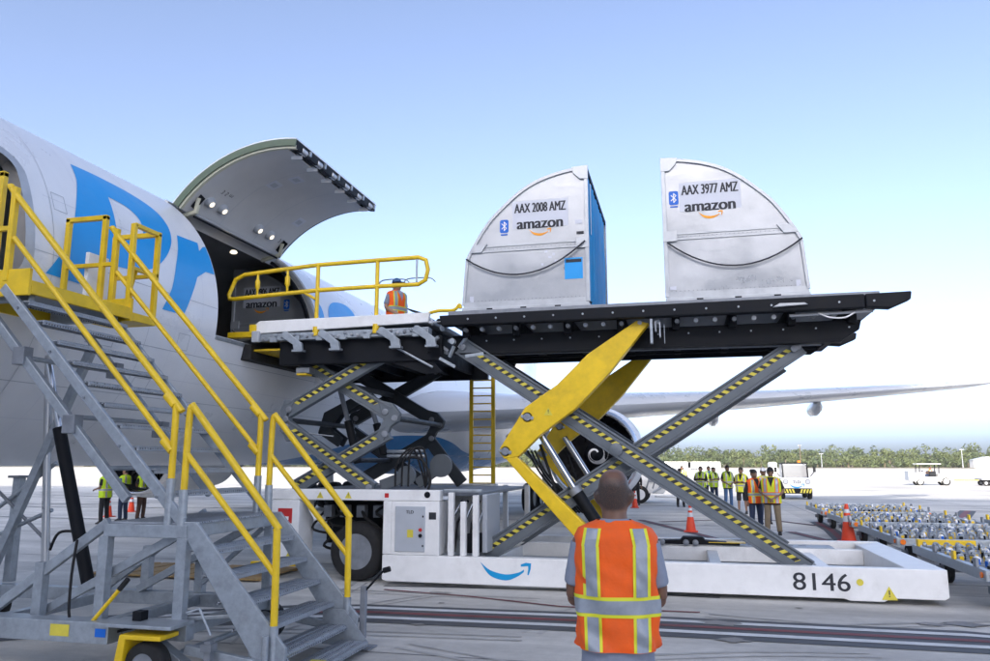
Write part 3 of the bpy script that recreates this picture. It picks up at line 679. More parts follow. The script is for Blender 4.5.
# ---- base frame on the ground
prof = [(-4.74, .07), (2.62, .07), (2.68, .10), (2.86, .10), (2.92, .06), (3.33, .06), (3.355, .10), (3.355, .475), (-4.74, .46)]
prof = [(-4.74, .09), (-4.66, .06), (2.05, .06), (2.12, .035), (2.55, .035), (2.64, .085), (3.30, .085), (3.36, .12), (3.36, .48), (-4.74, .465)]
nb = MB().prism(prof, 'y', YN, YN + .14).build('side_beam', 'white', ld, bevel=.012)
MB().prism(prof, 'y', YF_ - .14, YF_).build('side_beam', 'white', ld, bevel=.012)
MB().prism([(3.36, .12), (3.36, .48), (2.95, .44), (2.95, .12)], 'y', YN + .14, YF_ - .14).build('end_beam', 'white', ld, bevel=.012)
text('8146', 'fleet_number', 'ink', nb, lambda a, b: Vector((1.765 + a, YN - .004, .26 + b)), .235, .003, .74)
smile(-2.73, .30, .80, 'smile_mark', mat('smile_blue', (0.0, 0.30, 0.62), 0.5, var=.05), nb, FN(YN - .004))
triangle_sign(2.62, .145, .10, YN - .004, nb)
MB().lathe([(.045, 0), (.045, .006)], (2.26, YN - .007, .285), 'y', 16).build('yellow_dot', 'haz_y', nb)
for x in (-3.2, -1.4, .4, 2.0): B('cross_member', 'white', x - .09, x + .09, YN + .14, YF_ - .14, .12, .34)
for y in (YN + .75, mirror_y(YN + .75)): B('inner_rail', 'white', -4.7, 2.95, y - .07, y + .07, .14, .40)
B('base_deck', 'cabgrey', -1.3, 2.9, YN + .2, YF_ - .2, .10, .118, bv=0)
for x0, x1 in ((.6, 1.4), (1.7, 2.5)): B('tread_plate', 'steel', x0, x1, YF_ - .75, YF_ - .2, .40, .415, bv=0)
for i in range(5): B('slot', 'steel_d', 1.05 + i * .22, 1.18 + i * .22, YF_ - .55, YF_ - .42, .416, .42, bv=0)
# black coupling lying in the bed
cp = MB().prism([(-.62, .42), (.9, .42), (.9, .46), (.3, .50), (.25, .56), (-.1, .56), (-.15, .50), (-.62, .49)], 'y', 15.05, 15.3).build('coupling_bar', 'black', ld, bevel=.01)
for x in (-.48, -.05, .12): MB().lathe([(.03, -.05), (.055, -.04), (.055, .04), (.03, .05)], (x, 15.0, .46), 'y', 12).build('coupling_wheel', 'steel_d', cp, smooth=True)
B('coupling_plate', 'yellow', .35, 1.0, 15.02, 15.32, .462, .475, cp)
# ---- front chassis
ch = B('chassis_beam', 'white', -6.78, -3.79, YN + .005, YN + .18, 1.30, 1.475, bv=.015)
B('chassis_beam', 'white', -6.78, -3.79, YF_ - .18, YF_ - .005, 1.30, 1.475, bv=.015)
B('chassis_deck', 'steel_d', -6.76, -3.2, YN + .18, YF_ - .18, 1.38, 1.44)
for yy, s in ((YN, 1), (YF_, -1)):
    bx = MB().prism([(-6.72, .36), (-6.66, .30), (-6.22, .30), (-6.22, 1.298), (-6.72, 1.298)], 'y', yy + .005 * s, yy + .55 * s).build('battery_box', 'white', ld, bevel=.02)
    B('chassis_post', 'white', -4.74, -4.60, yy + .004 * s if s > 0 else yy - .2, yy + .2 if s > 0 else yy - .004, .47, 1.298)
    cb = B('cabinet', 'white', -4.60, -3.80, min(yy + .01 * s, yy + .6 * s), max(yy + .01 * s, yy + .6 * s), .47, 1.298)
    if s > 0:
        dr = B('cabinet_door', 'cabgrey', -4.53, -4.03, YN - .014, YN + .012, .52, 1.22, cb, .01)
        text('TLD', 'maker_mark', 'ink', cb, lambda a, b: Vector((-4.28 + a, YN - .018, 1.13 + b)), .05, .002)
        MB().lathe([(.028, 0), (.028, .02)], (-4.10, YN - .032, .86), 'y', 12).build('red_button', 'red', cb)
        MB().lathe([(.03, 0), (.03, .02)], (-4.10, YN - .032, .77), 'y', 12).build('black_button', 'black', cb)
        for z in (.60, 1.05): B('door_catch', 'black', -4.07, -4.05, YN - .022, YN - .014, z, z + .03, cb, 0)
        flat([[(-4.32, .74), (-4.22, .74), (-4.22, .86), (-4.32, .86)]], 'yellow_decal', 'haz_y', cb, FN(YN - .0165))
        flat([[(-3.97, 1.02), (-3.85, 1.02), (-3.85, 1.13), (-3.97, 1.13)]], 'black_decal', 'ink', cb, FN(YN + .006))
        MB().lathe([(.05, 0), (.05, .006)], (-4.0, YN - .002, 1.40), 'y', 16).build('round_port', 'black', ch)
        flat([[(-4.72, 1.35), (-4.65, 1.35), (-4.65, 1.42), (-4.72, 1.42)]], 'red_decal', 'red', ch, FN(YN + .002))
        for x in (-5.35, -5.85): triangle_sign(x, 1.38, .06, YN + .002, ch)
        flat([[(-6.60, .92), (-6.34, .92), (-6.34, 1.16), (-6.60, 1.16)]], 'red_decal', 'red', bx, FN(YN + .002))
        flat([[(-6.56, .97), (-6.40, .97), (-6.40, 1.03), (-6.56, 1.03)]], 'decal_text_block', 'signwhite', bx, FN(YN - .001))
        triangle_sign(-6.36, .42, .08, YN + .002, bx)
    for x in (-5.28,):
        wheel_parts(ld, (x, yy + .36 * s, .475), .475, .34, 'y', 'steel_d', .60, 'wheel')
    MB().tube([(-5.28, yy + .5 * s, .475), (-5.28, YC, .475)], .07, 8).build('axle', 'black', ld)
B('step_board', 'yellow', -7.05, -6.0, YN - .02, YN + .1, .24, .30)
# machinery inside the wheel bay
eng = B('engine_block', 'black', -6.05, -4.85, YN + .7, YF_ - .7, .55, 1.25)
rnd = random.Random(5)
for i in range(9):
    x = rnd.uniform(-6.0, -4.9); z = rnd.uniform(.75, 1.25)
    MB().tube(cr([(x, YN + .5, z), (x + rnd.uniform(-.2, .2), YN + .38, z - .12), (x + rnd.uniform(-.4, .4), YN + .42, z - .3), (x + rnd.uniform(-.4, .4), YN + .65, z - .4)], 4, False), rnd.uniform(.014, .03), 7).build('hydraulic_hose', 'rubber', eng, smooth=True)
for i in range(4): B('manifold', 'steel_d', -6.0 + i * .3, -5.85 + i * .3, YN + .45, YN + .6, 1.0, 1.2, eng)
MB().beam((-6.15, YN + .12, 1.28), (-5.95, YN + .12, .98), .05, .06).build('frame_strut', 'white', ld)
# ladder-like white posts behind the cabinet
for x, z1 in ((-3.62, 1.44), (-3.42, 1.30), (-3.22, 1.40)): B('guard_post', 'white', x - .045, x + .045, YN + .03, YN + .13, .47, z1)
for x in (-3.6, -3.15): B('guard_post', 'white', x - .05, x + .05, YF_ - .2, YF_ - .1, .47, 1.46)
B('guard_rail', 'steel', -3.75, -3.12, YN + .05, YN + .12, 1.442, 1.49)
B('guard_panel', 'cabgrey', -3.18, -3.10, YN + .3, YN + 1.2, .5, 1.40)
for i in range(5):
    MB().tube([(-3.75 + i * .12, YN + .3, .5), (-3.72 + i * .12, YN + .35, .95), (-3.55 + i * .1, YN + .45, 1.3)], .02, 7).build('hydraulic_hose', 'rubber' if i % 2 else 'chrome', ld, smooth=True)
B('pump_motor', 'black', -3.4, -3.2, YN + .2, YN + .42, .5, .8)

# ---- scissor arms
def haz(p, q, y, w, parent, t0=.04, t1=.96, off=0.0):
    p, q = Vector((p[0], 0, p[1])), Vector((q[0], 0, q[1])); d = q - p; L = d.length; d.normalize(); n = Vector((-d.z, 0, d.x))
    if n.z < 0: n = -n
    mb = MB(); s = w * .95; k = 0; a = L * t0; end = L * t1; lean = w * .8
    while a < end:
        b = min(a + s, end); v = []
        for c, e in ((a, -1), (b, -1), (b, 1), (a, 1)):
            o = p + d * (c + e * lean / 2) + n * (off + e * w / 2); v.append((o.x, y, o.z))
        mb.add(v, [(0, 1, 2, 3)], k % 2); k += 1; a += s
    return mb.build('hazard_tape', ['haz_y', 'haz_k'], parent, normals=False)
def arm(p, q, y, th, h, m, tape=True, tape_t=(.04, .96), name='scissor_arm', pins=True, toff=0.03):
    a = MB(); p3, q3 = Vector((p[0], y, p[1])), Vector((q[0], y, q[1]))
    a.beam(p3, q3, th, h, up=(0, 0, 1))
    o = a.build(name, m, ld, bevel=.02)
    d = (q3 - p3).normalized(); n = Vector((-d.z, 0, d.x)); n = n if n.z > 0 else -n
    for s in (-1, 1): MB().beam(p3 + n * s * (h / 2 + .006), q3 + n * s * (h / 2 + .006), th + .05, .03, up=n).build('flange', m, o, bevel=.004)
    if pins:
        for c in (p3 + d * .06, q3 - d * .06): MB().lathe([(.045, -th / 2 - .034), (.055, -th / 2 - .030), (.055, th / 2 + .03), (.045, th / 2 + .034)], c, 'y', 16).build('pivot_pin', 'steel_d', o, smooth=25)
    if tape: haz(p, q, y - th / 2 - .004, .066, o, *tape_t, off=toff)
    return o
A1, A2 = (-3.62, 3.86), (1.68, .36); B1, B2 = (1.80, 3.70), (-3.36, .36)
arm(A1, A2, 12.42, .12, .27, 'arm', tape_t=(.06, .97)); arm(B1, B2, 12.62, .12, .27, 'arm', tape_t=(.03, .97))
arm(A1, A2, mirror_y(12.42), .12, .27, 'arm', tape_t=(.06, .97)); arm(B1, B2, mirror_y(12.62), .12, .27, 'arm')
MB().lathe([(.04, -.12), (.10, -.10), (.10, 3.1), (.04, 3.12)], (-1.05, 12.42, 2.11), 'y', 20).build('centre_pivot', 'arm', ld, smooth=True)
for x, z in ((-3.5, 3.78), (1.7, 3.64)): MB().prism([(x - .12, z - .08), (x + .12, z - .08), (x + .2, 3.92), (x - .2, 3.92)], 'y', mirror_y(12.36), mirror_y(12.30)).build('arm_bracket', 'black', ld)
for x, z in ((-3.5, 3.78), (1.6, .42), (1.7, 3.64), (-3.28, .42)): MB().tube([(x, 12.5, z), (x, mirror_y(12.5), z)], .05, 10).build('cross_shaft', 'steel_d', ld)
# bent yellow lift arms with their rams
up_ = [(-.66, 4.11), (-.47, 4.06), (-1.135, 3.256), (-1.624, 2.763), (-2.24, 2.316), (-2.574, 2.0), (-2.80, 1.96), (-2.90, 2.09), (-2.456, 2.777), (-1.934, 3.131), (-1.439, 3.604)]
lw_ = [(-2.90, 2.10), (-2.60, 2.00), (-1.0, .46), (-1.0, .36), (-1.32, .36)]
for y0, y1 in ((12.10, 12.30), (15.40, 15.60)):
    a = MB().prism(up_, 'y', y0, y1).build('lift_arm', 'yellow', ld, bevel=.015)
    MB().prism(lw_, 'y', y0 + .012, y1 - .012).build('lower_lift_arm', 'yellow', ld, bevel=.015)
    for x, z in ((-2.42, 2.62), (-2.78, 2.08)):
        MB().lathe([(.055, -.03), (.062, -.025), (.062, .0), (.08, .0), (.08, .03)], (x, y0, z), 'y', 16).build('pivot_bolt', 'steel_d', a, smooth=25)
        MB().beam((x - .10, y0 - .012, z + .02), (x + .10, y0 - .012, z - .02), .02, .05).build('bolt_keeper', 'steel', a)
    triangle_sign(-2.08, 2.70, .07, y0 - .003, a)
    yc = y1 + .18 if y0 < YC else y0 - .18
    c = MB().tube([(-1.02, yc, .42), (-1.72, yc, 1.46)], .10, 18).build('hydraulic_ram', 'black', ld, smooth=True)
    MB().tube([(-1.70, yc, 1.43), (-2.30, yc, 2.40)], .058, 16).build('ram_rod', 'chrome', c, smooth=True)
    MB().tube([(-1.69, yc, 1.42), (-1.75, yc, 1.51)], .112, 18).build('ram_collar', 'steel_d', c, smooth=True)
    MB().tube(cr([(-1.3, yc + .1, .6), (-1.9, yc + .12, 1.0), (-2.1, yc + .1, 1.6), (-2.3, yc + .08, 2.2)], 5, False), .025, 7).build('hydraulic_hose', 'rubber', c, smooth=True)
for k in range(3): MB().tube(cr([(-2.5 + k * .06, 12.5, 2.1), (-2.32 + k * .05, 12.6, 1.75), (-2.1 + k * .06, 12.75, 1.45), (-1.75 + k * .05, 12.8, 1.1)], 5, False), .018, 6).build('hydraulic_hose', 'rubber', ld, smooth=True)

# ---- bridge scissors (two stacked crosses each side)
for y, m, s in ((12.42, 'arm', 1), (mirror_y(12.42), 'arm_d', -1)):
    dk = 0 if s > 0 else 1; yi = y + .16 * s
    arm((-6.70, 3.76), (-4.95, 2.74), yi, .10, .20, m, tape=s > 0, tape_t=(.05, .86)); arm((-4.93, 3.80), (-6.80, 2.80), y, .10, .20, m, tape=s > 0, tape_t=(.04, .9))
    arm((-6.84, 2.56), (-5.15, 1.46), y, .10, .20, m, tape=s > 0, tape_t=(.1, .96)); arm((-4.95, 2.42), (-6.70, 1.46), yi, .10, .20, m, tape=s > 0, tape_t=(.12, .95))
    for c, xx in ((-1, -6.86), (1, -4.84)):
        yy = y if c < 0 else yi
        pl = [(xx - c * .02, 3.0), (xx - c * .22, 2.98), (xx - c * .06, 2.72), (xx - c * .06, 2.58), (xx - c * .26, 2.30), (xx - c * .08, 2.27), (xx + c * .05, 2.48), (xx + c * .06, 2.82)]
        if c > 0: pl = [(xx - .30, 2.98), (xx - .05, 2.92), (xx + .10, 2.74), (xx + .06, 2.60), (xx - .06, 2.52), (xx - .22, 2.20), (xx - .34, 2.36), (xx - .20, 2.62)]
        k = MB().prism(pl, 'y', yy - .065, yy + .065).build('knuckle_plate', m, ld, bevel=.012)
        MB().lathe([(.045, -.085), (.055, -.08), (.055, .08), (.045, .085)], (xx - c * .06 if c < 0 else xx + .01, yy, 2.66), 'y', 16).build('pivot_pin', 'steel_d', k, smooth=25)
for x, z in ((-6.86, 2.65), (-4.83, 2.66), (-5.86, 3.28), (-5.9, 1.95)): MB().tube([(x, 12.5, z), (x, mirror_y(12.5), z)], .05, 10).build('cross_shaft', 'arm_d', ld)
for x0, z0, x1, z1, xm, zm, y in ((-6.20, 3.30, -5.86, 2.25, -6.0, 2.66, 13.2), (-5.70, 2.98, -5.48, 2.40, -5.56, 2.62, 13.5)):
    c = MB().tube([(x1 + .08, y, z1 - .35), (xm, y, zm)], .075, 14).build('hydraulic_ram', 'black', ld, smooth=True)
    MB().tube([(xm, y, zm), (x0, y, z0)], .045, 12).build('ram_rod', 'steel_d', c, smooth=True)
# dark curved links and hose loop of the far side
for ofs in (0, .12):
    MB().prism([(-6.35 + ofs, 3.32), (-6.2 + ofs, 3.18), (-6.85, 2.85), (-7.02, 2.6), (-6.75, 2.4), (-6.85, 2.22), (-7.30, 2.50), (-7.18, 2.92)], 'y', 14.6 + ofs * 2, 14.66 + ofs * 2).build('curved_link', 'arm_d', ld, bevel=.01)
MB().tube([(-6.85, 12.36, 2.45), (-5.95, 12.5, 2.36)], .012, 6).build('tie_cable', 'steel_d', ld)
MB().tube(cr([(-4.6, 12.6, 2.0), (-4.35, 12.6, 1.95), (-4.2, 12.6, 1.65), (-4.25, 12.6, 1.4)], 6, False), .025, 7).build('hydraulic_hose', 'rubber', ld, smooth=True)
for cy_, cx_, cz_, rr_ in ((12.95, -4.75, 1.68, .17), (14.3, -4.55, 1.85, .22)):
    MB().lathe([(rr_ * .55, -.03), (rr_, -.025), (rr_, .025), (rr_ * .55, .03)], (cx_, cy_, cz_), 'y', 26).build('rocker_disc', 'arm', ld, smooth=30)
    MB().beam((cx_ - .5, cy_ + .08, 1.5), (cx_, cy_ + .08, cz_), .08, .2).build('rocker_link', 'arm', ld, bevel=.015)
for k in range(3): MB().tube(cr([(-4.9 + k * .12, 12.8, 1.5), (-4.85 + k * .12, 12.75, 1.9 + k * .08), (-4.6 + k * .1, 12.8, 2.15), (-4.45 + k * .05, 12.9, 1.75), (-4.4, 12.95, 1.48)], 5, False), .018, 7).build('hydraulic_hose', 'rubber', ld, smooth=True)
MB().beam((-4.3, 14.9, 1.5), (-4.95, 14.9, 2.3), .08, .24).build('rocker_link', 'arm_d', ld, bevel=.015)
for z in (2.02, 2.1): MB().tube([(-5.1, 12.9, z), (-4.4, 12.9, z)], .03, 8).build('roller_bar', 'steel', ld)

# ---- main platform
PX0, PX1 = -3.86, 2.98
pf = B('platform_deck', 'steel_d', PX0, PX1, YN + .22, YF_ - .22, 4.26, 4.30)
for y, s in ((YN + .04, 1), (YF_ - .04, -1)):
    a, b = (y, y + .16 * s); y0, y1 = min(a, b), max(a, b)
    MB().prism([(PX0 + .05, 4.12), (PX1 - .35, 4.12), (PX1 - .35, 4.33), (PX0, 4.30)], 'y', y0, y1).build('side_rail', 'black', ld, bevel=.02)
    MB().prism([(PX1 - .34, 4.13), (PX1 - .02, 4.10), (PX1 + .26, 4.22), (PX1 + .28, 4.34), (PX1 - .34, 4.33)], 'y', y0, y1).build('rail_end', 'black', ld, bevel=.02)
    a, b = (y + .46 * s, y + .58 * s); y0, y1 = min(a, b), max(a, b)
    zb, zt = (3.72, 4.03) if s > 0 else (3.90, 4.2)
    MB().prism([(PX0 + .1, zb), (PX1 - .62, zb), (PX1 - .36, zb + .16), (PX1 - .32, zt), (PX0 + .1, zt)], 'y', y0, y1).build('side_girder', 'black', ld, bevel=.012)
    if s > 0: B('girder_flange', 'black', PX0 + .1, PX1 - .62, y0 - .03, y1 + .03, 3.70, 3.725, bv=.004)
    a, b = (y + .70 * s, y + .82 * s); y0, y1 = min(a, b), max(a, b)
    B('lower_girder', 'black', PX0 + .1, PX1 - .75, y0, y1, 3.84 if s > 0 else 4.0, 4.0 if s > 0 else 4.12)
    if s > 0:
        for i in range(14): MB().lathe([(.016, 0), (.016, .012)], (PX0 + .5 + i * .47, y - .012, 4.22 - .002 * (i % 3)), 'y', 8).build('bolt_head', 'steel', ld)
        for i in range(13): MB().lathe([(.014, 0), (.014, .012)], (PX0 + .7 + i * .47, y + .448, 3.92), 'y', 8).build('bolt_head', 'steel', ld)
        # lighter roller drive hardware in the slot between rail and girder
        for i in range(22):
            x = PX0 + .4 + i * .285
            if x > PX1 - .5: break
            MB().lathe([(.035, -.05), (.035, .05)], (x, y + .24, 4.075), 'y', 10).build('drive_roller', 'alu' if i % 3 else 'steel_d', ld)
        MB().tube([(1.6, y + .12, 4.07), (2.75, y + .12, 4.09)], .022, 8).build('side_pipe', 'alu', ld)
        MB().tube(cr([(2.0, y + .1, 4.09), (2.15, y + .06, 4.01), (2.35, y + .06, 4.0), (2.5, y + .1, 4.08)], 5, False), .012, 6).build('cable_loop', 'signwhite', ld)
        MB().prism([(1.35, 4.18), (1.85, 4.20), (1.80, 4.23), (1.45, 4.235)], 'y', y - .05, y - .004).build('stop_lever', 'alu', ld, bevel=.006)
        for i in range(5): B('bracket', ('steel', 'steel_d', 'cabgrey')[i % 3], -.45 + i * .07, -.41 + i * .06, y + .04 + .03 * (i % 2), y + .16, 3.72 + .09 * ((i * 2) % 3), 4.10 - .03 * i, bv=.004)
    MB().box(PX0, PX1 - .35, y0 - .1, y1 - .02, 4.302, 4.325).build('deck_edge', 'steel', ld)
for i in range(8): B('cross_girder', 'black', PX0 + .3 + i * .86, PX0 + .42 + i * .86, YN + .4, YF_ - .4, 3.97, 4.24)
for i in range(5): MB().tube([(PX0 + .3, 12.9 + i * .45, 3.93 + .03 * (i % 2)), (PX1 - .6, 12.9 + i * .45, 3.94)], .025, 7).build('service_pipe', 'steel_d' if i % 2 else 'black', ld)
ro = None
for i in range(44):                                     # deck rollers
    x = PX0 + .25 + i * .148
    if ro is None: ro = MB().tube([(x, YN + .30, 4.37), (x, YF_ - .30, 4.37)], .045, 10).build('deck_roller', 'steel', ld, smooth=True)
    else: instance(ro, (x, YC, 4.37), ld, None, 'deck_roller')
for y in (YN + .23, YF_ - .27): B('guide_rail', 'steel_d', PX0 + .1, PX1 - .1, y, y + .04, 4.302, 4.40)
# clutter at the joint between bridge and platform
rnd = random.Random(11)
for i in range(16):
    x = rnd.uniform(-4.15, -3.45); z = rnd.uniform(3.62, 4.22); y = rnd.uniform(12.0, 12.5)
    if i % 2: MB().beam((x, y, z), (x + rnd.uniform(-.25, .3), y + .05, z + rnd.uniform(-.2, .2)), .035, .05).build('linkage', rnd.choice(['steel', 'black', 'steel_d', 'cabgrey']), ld)
    else: MB().tube([(x, y - .04, z), (x, y + .05, z)], rnd.uniform(.02, .05), 9).build('link_pin', rnd.choice(['steel', 'black']), ld)
MB().tube([(-4.05, 11.98, 4.20), (-3.45, 11.98, 4.22)], .022, 8).build('side_pipe', 'cabgrey', ld)
MB().tube(cr([(-4.25, 12.3, 4.40), (-4.0, 12.3, 4.46), (-3.72, 12.3, 4.46), (-3.62, 12.3, 4.55), (-3.6, 12.3, 4.48)], 4, False), .03, 8).build('yellow_hook_rail', 'yellow', ld, smooth=True)
MB().beam((-4.55, 12.4, 4.52), (-4.25, 12.4, 4.42), .25, .02).build('hinged_flap', 'black', ld)
# underside corner gear
B('bumper_block', 'steel_d', -6.62, -6.36, 12.3, 12.6, 3.46, 3.56)
B('bumper_block', 'yellow', -6.60, -6.40, 12.28, 12.5, 3.42, 3.455)

# ---- bridge (front platform)
BX0, BX1 = -7.36, -4.10
br = B('bridge_deck', 'steel_d', BX0, BX1, 12.25, YF_ - .3, 4.24, 4.30)
MB().prism([(BX0, 4.18), (BX0 + .06, 4.16), (BX1, 4.23), (BX1 + .02, 4.40), (BX0 + .10, 4.385), (BX0, 4.30)], 'y', 12.08, 12.16).build('side_board', 'white', ld, bevel=.012)
MB().prism([(BX0, 4.18), (BX0 + .06, 4.16), (BX1, 4.23), (BX1 + .02, 4.40), (BX0 + .10, 4.385), (BX0, 4.30)], 'y', YF_ - .25, YF_ - .17).build('side_board', 'white', ld, bevel=.012)
B('side_channel', 'steel', BX0 + .1, BX1, 12.10, 12.30, 4.02, 4.155)
for i, x in enumerate((-6.75, -6.05, -4.95, -4.32)):
    MB().prism([(x, 4.17), (x + .06, 4.17), (x + .36, 3.95), (x + .38, 3.83), (x + .22, 3.83), (x + .20, 3.93), (x - .04, 4.08)], 'y', 12.02, 12.09).build('support_bracket', 'steel', ld, bevel=.006)
    MB().box(x + .20, x + .40, 11.99, 12.12, 3.80, 3.835).build('bracket_foot', 'steel', ld)
rnd = random.Random(4)
for i in range(26):
    x = BX0 + .2 + i * .12; 
    MB().lathe([(.018, 0), (rnd.uniform(.025, .045), .02), (.018, .05)], (x, 12.06, 4.09 + rnd.uniform(-.04, .03)), 'y', 9).build('clamp_bolt', rnd.choice(['steel', 'alu', 'steel_d']), ld)
for i in range(7): B('clamp_block', 'steel', BX0 + .35 + i * .44, BX0 + .47 + i * .44, 12.04, 12.10, 3.99, 4.07, bv=.006)
B('bridge_girder', 'black', BX0 + .45, BX1 + .2, 12.22, 12.36, 3.60, 4.02); B('bridge_girder', 'black', BX0 + .45, BX1 + .2, YF_ - .5, YF_ - .36, 3.60, 4.02)
MB().prism([(-4.9, 3.62), (-4.1, 3.62), (-3.9, 3.4), (-4.2, 3.38)], 'y', 12.26, 12.34).build('girder_tail', 'black', ld)
for i in range(6): B('cross_girder', 'black', BX0 + .55 + i * .5, BX0 + .65 + i * .5, 12.36, YF_ - .5, 3.70, 4.2)
MB().tube([(-4.75, 12.2, 3.86), (-4.05, 12.2, 3.48)], .02, 7).build('stay_rod', 'steel', ld)
for i in range(16): MB().tube([(BX0 + .2 + i * .2, 12.3, 4.33), (BX0 + .2 + i * .2, YF_ - .35, 4.33)], .03, 8).build('deck_roller', 'steel', ld, smooth=True)
# nose that reaches into the door
B('nose_bumper', 'yellow', -7.86, -7.30, 12.05, 12.20, 4.10, 4.20); B('nose_bumper', 'yellow', -7.86, -7.36, 15.3, 15.5, 4.10, 4.20)
B('nose_post', 'yellow', -7.42, -7.30, 12.03, 12.22, 4.16, 4.32)
MB().prism([(-7.9, 4.10), (-7.3, 4.22), (-7.3, 4.14), (-7.9, 4.04)], 'y', 12.3, 15.3).build('nose_flap', 'steel_d', ld)
B('nose_plate', 'yellow', -7.55, -6.9, 12.2, 15.5, 3.86, 3.90)
B('rubber_fender', 'rubber', -7.62, -7.40, 12.1, 15.6, 3.70, 3.98)
B('nose_post_box', 'cabgrey', -7.36, -7.22, 12.02, 12.10, 4.0, 4.2)
# handrails
def rails(y, ins=1):
    R = .038
    path = [(-7.92, 4.90), (-7.80, 5.18), (-7.62, 5.26)] + [(-6.9, 5.31), (-6.18, 5.355), (-5.0, 5.37), (-4.30, 5.375), (-4.17, 5.32), (-4.13, 5.15), (-4.17, 4.97), (-4.30, 4.90)] + [(-5.05, 4.905), (-6.16, 4.895), (-7.0, 4.86), (-7.80, 4.82), (-7.90, 4.83)]
    r = MB().tube([(a, y, b) for a, b in path], R, 10, closed=True).build('handrail', 'yellow', ld, smooth=True)
    for x, z in ((-6.17, 5.36), (-5.05, 5.37)): MB().tube([(x, y, 4.12), (x, y, z)], .036, 10).build('handrail_post', 'yellow', r, smooth=True); 
    for x in (-6.17, -5.05): MB().tube([(x, y, 4.08), (x, y, 4.24)], .06, 10).build('post_socket', 'yellow', r, smooth=True)
    for x, z0, z1 in ((-7.35, 4.85, 5.28), (-6.76, 4.87, 5.32)):
        MB().tube([(x, y, z0), (x, y, z0 + .12), (x, y, z0 + .16), (x, y, z1 - .16), (x, y, z1 - .12), (x, y, z1)], [.022, .022, .045, .045, .022, .022], 9).build('rail_spacer', 'yellow', r, smooth=True)
    MB().tube([(-4.33, y, 4.92), (-4.33, y, 5.36)], .018, 8).build('rail_spacer', 'steel', r, smooth=True)
    MB().tube([(-6.45, y, 4.88), (-6.2, y, 4.74)], .025, 8).build('rail_brace', 'yellow', r)
rails(12.12)
# far-side light frame of the operator's stand
for x in (-6.6, -6.0): MB().tube(cr([(x, YF_ + .1, 5.85), (x + .1, YF_ + .1, 5.98), (x + .6, YF_ + .1, 5.98), (x + .75, YF_ + .1, 5.88)], 5, False), .015, 6).build('grab_loop', 'steel', ld, smooth=True)
MB().tube([(-6.25, YF_ + .1, 4.3), (-6.22, YF_ + .1, 5.86)], .035, 8).build('stanchion', 'steel', ld)
B('operator_stand', 'steel', -6.8, -4.3, YF_ - .17, YF_ + .75, 4.06, 4.12)
# access ladder on the far side
lx0, lx1, ly = -4.49, -4.0, 16.25
la = MB().beam((lx0, ly, .5), (lx0, ly, 4.3), .06, .08).build('ladder_rail', 'yellow', ld); MB().beam((lx1, ly, .15), (lx1, ly, 4.3), .06, .08).build('ladder_rail', 'yellow', ld)
for i in range(20): B('rung', 'yellow', lx0 + .03, lx1 - .03, ly - .03, ly + .03, 0.95 + i * .17, .975 + i * .17, la, 0)
for x, s in ((lx0, -1), (lx1, -1)): MB().beam((x + .02, ly, 1.55), (x - .16, ly - .05, .9), .035, .05).build('ladder_foot', 'yellow', la)
B('ladder_tie', 'steel_d', -4.3, -4.2, YF_ - .2, ly, 3.9, 4.0)
